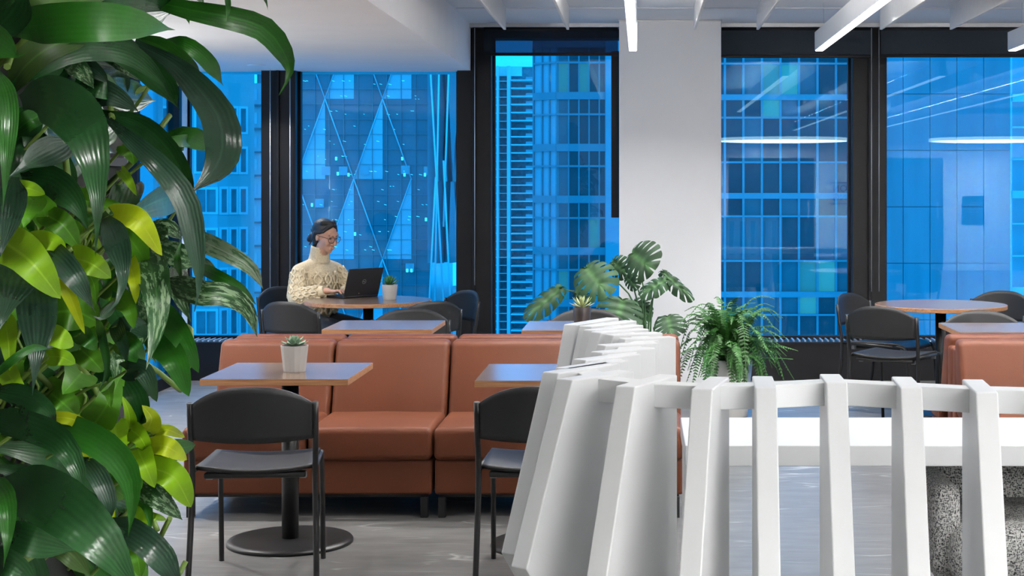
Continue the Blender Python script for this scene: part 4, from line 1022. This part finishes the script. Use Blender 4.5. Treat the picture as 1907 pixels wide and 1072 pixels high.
def blob(mb, name, m, parent, vox, sm=4, f=.5):
    o = mb.build(name, m, parent)
    r = o.modifiers.new('remesh', 'REMESH'); r.mode = 'VOXEL'; r.voxel_size = vox; r.use_smooth_shade = True
    s = o.modifiers.new('smooth', 'SMOOTH'); s.iterations = sm; s.factor = f
    return o
# joints, local: +y is where she faces, +x her right (towards the viewer)
HC = Vector((.0, .125, 1.172)); pit = Matrix.Rotation(math.radians(-16), 3, 'X') @ Matrix.Rotation(math.radians(6), 3, 'Z')
def hp(x, y, z): return HC + pit @ Vector((x, y, z))
SH = {1: Vector((.165, .03, .945)), -1: Vector((-.165, .03, .945))}
EL = {1: Vector((.235, .10, .735)), -1: Vector((-.215, .15, .735))}
WR = {1: Vector((.145, .305, .790)), -1: Vector((-.045, .33, .790))}
HN = {1: Vector((.105, .375, .788)), -1: Vector((-.04, .40, .788))}
b = MB()
b.ell(hp(0, -.012, .028), (.073, .092, .085), 24, 16, pit); b.ell(hp(0, .028, -.025), (.058, .062, .080), 24, 16, pit)
b.ell(hp(0, .048, -.078), (.034, .036, .030), 16, 10, pit); b.ell(hp(0, .066, -.096), (.017, .016, .014), 12, 8, pit)        # jaw, chin
b.ell(hp(0, .072, .030), (.050, .022, .030), 16, 10, pit)                                                                  # brow
b.caps(hp(0, .088, .012), hp(0, .110, -.030), .0075, .0115); b.ell(hp(.010, .098, -.034), (.007, .009, .006), 10, 6, pit); b.ell(hp(-.010, .098, -.034), (.007, .009, .006), 10, 6, pit)
for s in (-1, 1):
    b.ell(hp(s * .036, .062, -.030), (.022, .024, .024), 12, 8, pit)                                                        # cheek
    b.ell(hp(s * .073, -.008, -.008), (.008, .016, .027), 12, 8, pit)                                                       # ear
b.caps(hp(-.015, .090, -.060), hp(.015, .090, -.060), .007, .007); b.caps(hp(-.012, .087, -.070), hp(.012, .087, -.070), .0075, .0075)   # lips
b.caps((0, .035, .96), hp(0, -.005, -.075), .052, .048)                                                                     # neck
b.caps((0, .0, .56), (0, .02, .70), .115, .100); b.caps((0, .02, .70), (0, .03, .88), .105, .110); b.caps((-.13, .03, .90), (.13, .03, .90), .05, .05)
for s in (-1, 1):
    b.caps(SH[s] - Vector((s * .02, 0, .04)), EL[s], .044, .037); b.caps(EL[s], WR[s], .036, .024)
    h = HN[s]; d = (h - WR[s]).normalized(); sd = Vector((-d.y, d.x, 0)).normalized()      # sd: her left
    b.caps(WR[s], WR[s] + d * .03, .023, .022)
    for q in (-.024, -.008, .008, .024): b.caps(WR[s] + d * .03 + sd * q * .6, h + sd * q + d * .012, .0125, .011)
    for i, (q, L) in enumerate(((-.030, .052), (-.011, .066), (.009, .072), (.029, .062))):
        L = (L if s == 1 else (.052, .066, .072, .062)[3 - i])
        p0 = h + sd * q + d * .014; p1 = p0 + d * L * .45 + sd * q * .15 + Vector((0, 0, .010)); p2 = p1 + d * L * .32 + Vector((0, 0, -.008)); p3 = p2 + d * L * .22 + Vector((0, 0, -.014))
        b.caps(p0, p1, .0095, .0085); b.caps(p1, p2, .0085, .0078); b.caps(p2, p3, .0078, .0065)
    th = sd * s                                                                               # thumb on the inner side of each hand
    p0 = WR[s] + d * .028 + th * .018; p1 = p0 + d * .030 + th * .024 - Vector((0, 0, .004)); p2 = p1 + d * .028 + th * .006 - Vector((0, 0, .006))
    b.caps(p0, p1, .012, .0098); b.caps(p1, p2, .0098, .0075)
    kn = Vector((s * .10, .43, .515)); an = Vector((s * .11, .40, .085))
    b.caps((s * .085, .02, .545), kn, .070, .050); b.caps(kn, an, .048, .034); b.caps(an, an + Vector((0, .13, -.045)), .030, .024)
body = blob(b, 'body', M_SKIN, wom, .0042, 3, .5)
# eyes, brows, glasses
for s in (-1, 1):
    e = MB().ell(hp(s * .030, .0815, .006), (.0115, .007, .0048), 12, 8, pit).build('eye', mat('eye', (.03, .02, .018), .2, noise=.1), wom)
    MB().caps(hp(s * .014, .092, .027), hp(s * .046, .080, .030), .0030, .0022).build('eyebrow', M_HAIR, wom)
gl = MB()
for s in (-1, 1):
    pth = [hp(s * .032 + .0245 * math.cos(2 * PI * k / 24), .106 - abs(.0245 * math.cos(2 * PI * k / 24) * .0) - .010 * (1 if s * math.cos(2 * PI * k / 24) > .5 else 0), .002 + .0225 * math.sin(2 * PI * k / 24)) for k in range(25)]
    gl.tube(pth, .0022, 6); gl.tube([hp(s * .055, .095, .010), hp(s * .072, .05, .012), hp(s * .078, -.01, .008)], .0020, 6)
gl.tube([hp(-.009, .106, .006), hp(0, .110, .010), hp(.009, .106, .006)], .0022, 6)
go = gl.build('glasses', mat('glasses_frame', (.06, .03, .025), .3, noise=.1), wom)
for s in (-1, 1): MB().ell(hp(s * .032, .1045, .002), (.0235, .0012, .0215), 20, 8, pit).build('lens', M_CLEAR, go)
# hair: cap drawn back over the ears into a low bun, parted fringe
hr = MB()
hr.ell(hp(0, -.030, .042), (.080, .094, .082), 24, 16, pit); hr.ell(hp(0, -.058, .0), (.070, .054, .066), 20, 12, pit); hr.ell(hp(0, -.062, -.055), (.052, .040, .045), 16, 10, pit)
for s in (-1, 1):
    hr.caps(hp(s * .014, .056, .098), hp(s * .064, .030, .044), .017, .012); hr.caps(hp(s * .064, .030, .046), hp(s * .072, -.03, .020), .012, .018)
    hr.caps(hp(s * .014, .040, .108), hp(s * .05, .0, .102), .020, .02)
    hr.caps(hp(s * .070, -.03, .020), hp(s * .03, -.09, -.045), .020, .018)
hr.ell(hp(.0, -.125, -.045), (.040, .036, .038), 16, 10, pit); hr.ell(hp(.020, -.138, -.062), (.022, .02, .026), 12, 8, pit); hr.ell(hp(-.016, -.14, -.03), (.022, .02, .022), 12, 8, pit)
hr.caps(hp(.03, -.10, -.05), hp(.035, -.115, -.10), .008, .005); hr.caps(hp(-.01, -.15, -.02), hp(-.01, -.175, -.0), .007, .004)
hair = blob(hr, 'hair', M_HAIR, wom, .004, 2, .5)
# sweater
k = MB()
k.caps((0, -.01, .52), (0, .015, .66), .155, .150); k.caps((0, .015, .66), (0, .03, .84), .150, .145); k.caps((-.07, .03, .86), (.07, .03, .86), .110, .110); k.caps((0, .035, .955), SH[1] - Vector((.01, 0, .035)), .072, .066); k.caps((0, .035, .955), SH[-1] - Vector((-.01, 0, .035)), .072, .066)
k.caps((0, .032, .95), (0, .05, 1.02), .085, .066)
for s in (-1, 1):
    k.caps(SH[s] - Vector((s * .01, 0, .035)), EL[s], .066, .064); k.caps(EL[s], EL[s].lerp(WR[s], .9), .066, .040)
for v in k.v:
    if v.z < .93 and abs(v.x) < .16: v.y = .02 + (v.y - .02) * .86
sw = blob(k, 'sweater', M_KNIT, wom, .007, 10, .5)
# turtleneck collar and cuffs with ribs
c = MB(); nr = 44
prof = [(.078, .990, 0), (.070, 1.02, .2), (.066, 1.05, .6), (.066, 1.080, 1.1), (.065, 1.096, 1.4), (.060, 1.098, 1.4), (.054, 1.085, 1.2), (.054, 1.03, .4)]
vs = []
for r, z, q in prof:
    for j in range(nr * 2):
        a = PI * j / nr; rr_ = r + (.0022 if j % 2 else -.0012); vs.append((rr_ * math.cos(a), .046 + q * .012 + rr_ * math.sin(a) * 1.02, z - .012 * math.sin(a)))
w_ = nr * 2
c.add(vs, [(i * w_ + j, i * w_ + (j + 1) % w_, (i + 1) * w_ + (j + 1) % w_, (i + 1) * w_ + j) for i in range(len(prof) - 1) for j in range(w_)], True)
c.build('collar', M_KNIT, wom)
for s in (-1, 1):
    a0, a1 = EL[s].lerp(WR[s], .80), EL[s].lerp(WR[s], 1.02)
    MB().tube([a0, a0.lerp(a1, .3), a0.lerp(a1, .7), a1], [.042, .040, .038, .036], 24).build('cuff', M_KNIT, wom)
# raised cables, diamonds and bobbles on the knit, wrapped onto the torso and the near sleeve
def surf(x, z):   # front of the torso
    ry = .128 - .02 * max(0, (z - .86) / .1); rx = .150
    return Vector((x, .025 + ry * math.sqrt(max(0, 1 - (x / rx) ** 2)) + .004, z))
cb = MB()
for cx in (-.075, 0, .075):
    for sg in (-1, 1):
        cb.tube([surf(cx + sg * .026 * math.sin(z * 42), z) for z in [.60 + .0125 * i for i in range(26)]], .0085, 6)
for cx in (-.038, .038, -.11, .11):
    for i in range(6): cb.ell(surf(cx, .63 + i * .05), (.010, .010, .010), 8, 6)
def arm(a, b_, t, ang, r):
    T = (b_ - a).normalized(); A = T.cross(Vector((0, 0, 1))).normalized(); B = T.cross(A); return a.lerp(b_, t) + (A * math.cos(ang) + B * math.sin(ang)) * r
for s in (1, -1):
    for a_, b_, r0, r1 in ((SH[s] - Vector((s * .01, 0, .035)), EL[s], .066, .064), (EL[s], WR[s].lerp(EL[s], .15), .066, .046)):
        for ph in range(0, 6):
            for sg in (-1, 1):
                cb.tube([arm(a_, b_, t / 14, ph * PI / 3 + sg * .28 * math.sin(t * .9), r0 + (r1 - r0) * t / 14 + .001) for t in range(15)], .0078, 6)
            for t in range(4): cb.ell(arm(a_, b_, .1 + t * .25, ph * PI / 3 + PI / 6, r0 + (r1 - r0) * (.1 + t * .25) + .001), (.0095, .0095, .0095), 8, 6)
cb.build('cable_pattern', M_KNIT, sw)
# trousers and shoes
tr_ = MB()
tr_.caps((-.06, .0, .55), (.06, .0, .55), .110, .110)
for s in (-1, 1):
    kn = Vector((s * .10, .43, .520)); an = Vector((s * .11, .40, .12)); tr_.caps((s * .085, .02, .548), kn, .080, .060); tr_.caps(kn, an, .058, .044)
blob(tr_, 'trousers', M_TROU, wom, .008, 4, .5)
for s in (-1, 1):
    an = Vector((s * .11, .40, .05)); sh = MB(); sh.caps(an + Vector((0, -.01, .02)), an + Vector((0, .15, -.012)), .042, .034); sh.caps(an + Vector((0, .0, .03)), an + Vector((0, 0, .07)), .040, .042)
    for v in sh.v: v.z = max(v.z, .0)
    blob(sh, 'shoe', M_STEEL, wom, .006, 3, .5)
# ------------------------------------------------------------------ city outside the windows
struct(MB().box((-900, 30, -95), (900, 1500, -94)).build('floor_street', mat('street_ground', (.25, .25, .26), .9, noise=.2, nscale=.05)))
M_CONC = mat('pale_concrete', (.50, .52, .53), .8, noise=.06, nscale=.3)
M_CONCD = mat('stained_concrete', (.40, .42, .44), .85, noise=.22, nscale=.25, stretch=(1, 1, .12))
M_SLAB = mat('balcony_slab', (.82, .83, .84), .7, noise=.04, nscale=.5)
M_MULL = mat('tower_mullion', (.26, .29, .32), .5, noise=.04, nscale=.3)
M_GDK = mat('tower_glass_dark', (.045, .052, .062), .12, noise=.35, nscale=.35)
M_GMD = mat('tower_glass_mid', (.12, .135, .15), .15, noise=.25, nscale=.3)
M_GLT = mat('tower_glass_light', (.42, .46, .50), .2, noise=.08, nscale=.3)
M_GPL = mat('office_pane', (.22, .24, .26), .2, noise=.3, nscale=.8)
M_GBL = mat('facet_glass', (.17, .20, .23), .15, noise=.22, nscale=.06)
M_GBR = mat('facet_glass_painted_sky', (.58, .60, .62), .2, noise=.12, nscale=.08)  # lighter copy of the facet glass: sky reflection put into the colour
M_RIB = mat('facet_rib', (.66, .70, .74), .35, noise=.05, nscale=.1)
M_LIT = mat('lit_window', (.2, .2, .2), .3, noise=.2, nscale=.4, emit=(1, .72, .22), estr=.16)
M_LITP = mat('lit_window_pale', (.2, .2, .2), .3, noise=.2, nscale=.4, emit=(1, .9, .55), estr=.28)
M_SPOT = mat('office_light_strip', (.8, .8, .8), .5, emit=(.9, 1, 1), estr=1.3)
rnd = random.Random(3)
def building(name, label, loc, group='buildings outside the windows'):
    return thing(name, label, 'building', loc, group=group)
def pane_mesh(w, h, d=.12):
    return MB().box((0, 0, 0), (w, d, h)).mesh('pane')
def curtain(root, x0, z0, xs, zs, pick, ang=0.0, off=(0, 0), mw=.16, bw=.3, mmat=None, rec=.12, bands=None):
    """curtain wall in the plane through off, turned by ang: columns at xs, sill lines at zs; each pane, mullion and band is an object"""
    mmat = mmat or M_MULL; cache = {}
    R = Matrix.Rotation(ang, 4, 'Z'); T = Matrix.Translation((off[0], off[1], 0)) @ R
    for i in range(len(xs) - 1):
        for j in range(len(zs) - 1):
            w, h = round(xs[i + 1] - xs[i], 3), round(zs[j + 1] - zs[j], 3)
            m = pick(i, j)
            k = (w, h, m.name)
            if k not in cache: cache[k] = pane_mesh(w, h); cache[k].materials.append(m)
            o = link('pane', cache[k], None, root); o.matrix_local = T @ Matrix.Translation((xs[i], rec, zs[j]))
    H_ = zs[-1] - zs[0]; W_ = xs[-1] - xs[0]
    mv = MB().box((-mw / 2, 0, 0), (mw / 2, .3, H_)).mesh('mullion'); mv.materials.append(mmat)
    for x in xs: o = link('mullion', mv, None, root); o.matrix_local = T @ Matrix.Translation((x, 0, zs[0]))
    c2 = {}
    for j, z in enumerate(zs):
        b = bands(j) if bands else bw
        if b not in c2: c2[b] = MB().box((0, -.05, -b / 2), (W_, .3, b / 2)).mesh('spandrel'); c2[b].materials.append(mmat)
        o = link('spandrel', c2[b], None, root); o.matrix_local = T @ Matrix.Translation((xs[0], 0, z))
def frange(a, step, n): return [a + step * i for i in range(n)]

# (1) pale concrete block behind the plants: paired windows, corner towards us
D = 140.0; k = D / FPX
B = building('concrete_office_block', 'pale concrete office block with paired windows, seen beyond the left window', (PX(405, D), D, -90))
def zpx(y, D): return H - (y - VY) / FPX * D + 90
MB().box((-24, 0, 0), (0, 1.5, 150)).build('facade', M_CONC, B)
a = math.radians(38); L = 46 * k / math.cos(a) * 1.25
MB().prism([(0, 0, 0), (L * math.cos(a), L * math.sin(a), 0), (L * math.cos(a) - 1, L * math.sin(a) + 1, 0), (-1, 1, 0)], (0, 0, 150)).build('side_facade', M_CONC, B)
pm = {}
def win(root, x, z, w, h, mt, T, nd=2):
    f = MB().box((-.15, -.06, -.15), (w + .15, .1, h + .15)).mesh('window') if ('f', w, h) not in pm else pm[('f', w, h)]
    if ('f', w, h) not in pm: pm[('f', w, h)] = f; f.materials.append(M_SLAB)
    o = link('window', f, None, root); o.matrix_local = T @ Matrix.Translation((x, 0, z))
    for q in range(nd):
        key = ('p', w, h, nd, mt.name)
        if key not in pm: pm[key] = MB().box((.06, -.1, .06), (w / nd - .06, .0, h - .06)).mesh('pane'); pm[key].materials.append(mt)
        p = link('pane', pm[key], None, o); p.location.x = q * w / nd
for r in range(-1, 8):
    z = zpx(320 + r * 75.5, D)
    for c in range(0, 4):
        win(B, -(40 + c * 62) * k, z, 38 * k, 44 * k, M_GPL if (r + c) % 3 else M_GMD, Matrix.Identity(4))
    for c in range(3): win(B, (5 + c * 15) * k / math.cos(a), z - 1 * k, 9.5 * k / math.cos(a), 46 * k, M_GPL, Matrix.Rotation(a, 4, 'Z'), 1)
# (2) stained concrete tower with ledges
D = 235.0; k = D / FPX
B = building('ledged_concrete_tower', 'streaky concrete tower with dark ledges between the plants and the first mullion', (PX(445, D), D, -90))
MB().box((0, 0, 0), (60 * k, 4, zpx(155, D))).build('facade', M_CONCD, B)
for r in range(13):
    z = zpx(198 + r * 43.5, D); MB().box((0, -.5, z), (60 * k, .3, z + .28)).build('ledge', M_GMD, B)
    for c in range(3): MB().box(((4 + c * 20) * k, -.12, z + .9), ((14 + c * 20) * k, .1, z + 2.6)).build('panel', M_GLT if (r + c) % 2 else M_CONC, B)
# (3) diagrid glass tower
D = 350.0; k = D / FPX
B = building('diagrid_glass_tower', 'tall glass tower with crossing diagonal lines behind the woman', (PX(660, D), D, -90))
x0, x1 = (480 - 660) * k, (803 - 660) * k
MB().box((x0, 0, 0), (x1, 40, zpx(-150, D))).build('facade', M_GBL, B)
NX = [606 + 107 * i for i in range(-2, 3)]
for row in range(-2, 4):
    yy = 184 + 149 * row; sh = 0 if row % 2 == 0 else 53.5
    for nx in NX:
        cx = nx + sh - 53.5 * 0
        ax = (cx - 660) * k; zt, zb = zpx(yy, D), zpx(yy + 149, D)
        if x0 + 60 * k < ax < x1 + 4 * k:
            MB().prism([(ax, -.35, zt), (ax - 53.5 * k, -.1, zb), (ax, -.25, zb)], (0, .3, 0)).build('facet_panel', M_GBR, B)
        for sg in (-1, 1):
            xa, xb = ax, ax + sg * 53.5 * k
            if min(xa, xb) > x0 - 1 and max(xa, xb) < x1 + 1:
                MB().tube([(xa, -.5, zt), (xb, -.5, zb)], .16, 6).build('diagonal_line', M_RIB, B)
for r in range(22):
    z = zpx(-30 + r * 28, D); MB().box((x0, -.42, z - .05), (x1, .1, z + .05)).build('floor_line', M_MULL, B)
for c in range(12):
    x = x0 + c * 26.75 * k; MB().box((x - .06, -.44, 0), (x + .06, .1, zpx(-150, D))).build('mullion', M_MULL, B)
st = MB()
for i in range(95):
    x = rnd.uniform(560, 800); r = rnd.randrange(0, 12); y = 150 + r * 28 + rnd.choice((0, 6))
    xx = (x - 660) * k; z = zpx(y, D); w = rnd.uniform(2, 6) * k
    st.add([(xx, -.6, z), (xx + w, -.6, z - w * .25), (xx + w, -.6, z - w * .25 - .10), (xx, -.6, z - .10)], [(0, 1, 2, 3)])
for (x, y) in ((625, 292), (628, 320), (648, 322), (752, 322), (790, 322), (748, 292), (580, 378), (660, 432), (792, 405), (757, 500), (765, 500)):
    xx = (x - 660) * k; z = zpx(y, D); w = 4 * k; st.add([(xx, -.6, z), (xx + w, -.6, z), (xx + w, -.6, z - w * 1.6), (xx, -.6, z - w * 1.6)], [(0, 1, 2, 3)])
o = st.build('office_lights', M_SPOT, B); o['kind'] = 'stuff'
for (x, y) in ((600, 318), (632, 318), (672, 318), (748, 316), (790, 318), (756, 498), (588, 378)):
    xx = (x - 660) * k; z = zpx(y, D); MB().box((xx, -.55, z - 8 * k), (xx + 16 * k, -.45, z + 8 * k)).build('lit_office', M_GLT, B)
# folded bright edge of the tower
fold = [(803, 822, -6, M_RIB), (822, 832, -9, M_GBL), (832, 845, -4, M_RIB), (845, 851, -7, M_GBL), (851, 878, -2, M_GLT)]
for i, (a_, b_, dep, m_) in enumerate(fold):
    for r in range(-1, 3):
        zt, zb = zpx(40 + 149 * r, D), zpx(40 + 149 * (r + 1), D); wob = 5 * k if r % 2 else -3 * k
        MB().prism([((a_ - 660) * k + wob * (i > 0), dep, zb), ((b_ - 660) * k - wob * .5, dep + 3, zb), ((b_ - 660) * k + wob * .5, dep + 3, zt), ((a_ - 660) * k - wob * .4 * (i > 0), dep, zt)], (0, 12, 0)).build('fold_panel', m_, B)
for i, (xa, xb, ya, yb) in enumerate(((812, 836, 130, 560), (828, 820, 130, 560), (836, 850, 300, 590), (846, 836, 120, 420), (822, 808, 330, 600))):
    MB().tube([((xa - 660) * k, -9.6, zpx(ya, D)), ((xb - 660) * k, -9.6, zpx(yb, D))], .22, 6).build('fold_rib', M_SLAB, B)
# (4) residential tower with white balconies
D = 560.0; k = D / FPX
B = building('balcony_tower', 'tall pale residential tower with stacked white balcony slabs', (PX(940, D), D, -90))
MB().box((-40 * k, 6, 0), (52 * k, 40, zpx(122, D))).build('facade', M_GPL, B)
MB().box((-40 * k, 4, zpx(140, D)), (30 * k, 30, zpx(122, D))).build('crown', M_SLAB, B)
for x in (-16, 3.5):
    MB().box((x * k, 1, 0), ((x + (6 if x > 0 else 4)) * k, 8, zpx(122, D))).build('pilaster', M_SLAB, B)
for r in range(33):
    z = zpx(150 + r * 15.0, D)
    MB().box((12 * k, -2, z - .16), (54 * k, 6, z + .28)).build('balcony_slab', M_SLAB, B)
    MB().box((-20 * k - 18 * k, 3, z - .1), (2 * k, 6.5, z + .16)).build('balcony_slab', M_SLAB, B)
    MB().box((40 * k, -1.8, z + .28), (54 * k, -1.6, z + 1.2)).build('balustrade', M_GLT, B)
# (5) dark glass tower left of the column
D = 115.0; k = D / FPX
B = building('dark_glass_tower', 'dark glass office tower with pale mullions, left of the white column', (PX(1036, D), D, -90))
zs = []
for r in range(-2, 7):
    yb = 178 + 96.5 * r; zs += [zpx(yb + 96.5 * .36, D), zpx(yb, D)]
zs = sorted(set(round(z, 3) for z in zs))
lit = {(0, 13), (2, 13), (0, 5), (2, 5), (3, 5), (3, 7)}
def pk(i, j):
    if (i, j) in lit: return M_LIT
    return M_GMD if (i == 0 or rnd.random() < .12) else M_GDK
band = lambda j: .55 if j % 2 else .14
curtain(B, 0, 0, [0, 23 * k, 42 * k, 61 * k, 80 * k, 92 * k], zs, pk, 0.0, (0, 0), .10, .3, None, .12, band)
MB().box((92 * k, -.3, zs[0]), (135 * k, 1, zs[-1])).build('end_panel', mat('tower_end_panel', (.38, .42, .46), .3, noise=.08, nscale=.3), B)
aa = math.radians(-40)
curtain(B, 0, 0, [-60 * k, -38 * k, -19 * k, 0], zs, lambda i, j: M_GLT, -aa * -1, (0, 0), .12, .3, None, .12, band)
MB().box((0, 1, 0), (130 * k, 30, zs[-1])).build('core', M_GDK, B)
# (6) nearer dark curtain wall right of the column
D = 60.0; k = D / FPX
B = building('curtain_wall_tower', 'nearby office tower with square dark panes and pale bands, right of the white column', (PX(1300, D), D, -90))
zs = []
for r in range(-1, 4):
    yb = 181 + 183.5 * r; zs += [zpx(yb, D), zpx(yb + 38, D), zpx(yb + 121, D)]
zs = sorted(round(z, 3) for z in zs)
def pk(i, j):
    q = rnd.random()
    if (i, j) in {(5, 5), (6, 5), (5, 4), (3, 11), (4, 11), (7, 2), (8, 2), (3, 10)}: return M_LITP if (i + j) % 2 else M_LIT
    return M_GDK if q < .6 else M_GMD
curtain(B, 0, 0, [0] + [(50 + 34.5 * i) * k for i in range(9)], zs, pk, 0.0, (0, 0), .085, .3, None, .12, lambda j: .22 if j % 3 == 2 else .07)
MB().box((0, .8, 0), ((50 + 34.5 * 8) * k, 18, zs[-1])).build('core', M_GDK, B)
# (7) blank panelled facade at the right
D = 58.0; k = D / FPX
B = building('blank_panelled_facade', 'flat blue-grey panelled facade filling the right-hand window', (PX(1632, D), D, -90))
M_BLANK = mat('blank_panel', (.21, .235, .26), .7, noise=.16, nscale=.9, stretch=(1.6, 1, .14), bump=.2, bscale=6)
for c in range(5):
    w = 50 * k
    for r in range(6):
        z1, z0 = zpx(70 + r * 105, D), zpx(70 + (r + 1) * 105, D)
        MB().box((c * w + .012, 0, z0 + .012), ((c + 1) * w - .012, .2, z1 - .012)).build('panel', M_BLANK, B)
MB().box((0, .1, 40), (250 * k, 14, 130)).build('core', M_BLANK, B)
B = building('pale_banded_tower', 'pale banded tower edge at the far right of the right-hand window', (PX(1882, 75.0), 75.0, -90))
k = 75.0 / FPX
MB().box((2 * k, .5, 40), (200 * k, 14, 130)).build('core', M_GLT, B)
MB().box((-2 * k, 0, 40), (3 * k, .6, 130)).build('corner_strip', M_SLAB, B)
for r in range(6):
    for dy, h in ((0, 14), (60, 3), (120, 3)):
        z = zpx(175 + r * 180 + dy, 75.0); MB().box((2 * k, 0, z - h * k), (200 * k, .6, z)).build('spandrel', M_SLAB, B)
# (8) something for the side glazing to look at
D = 90.0
B = building('side_glass_tower', 'plain bluish glass tower seen through the side glazing behind the plants', (-50.5, D, -90))
curtain(B, 0, 0, frange(0, 3.2, 8), frange(70, 4.0, 12), lambda i, j: (M_GLT, M_GMD, M_GBR)[(i) % 3], 0.0, (0, 0), .2, .5)
MB().box((0, .3, 40), (22.4, 1.5, 114)).build('core', M_GMD, B)
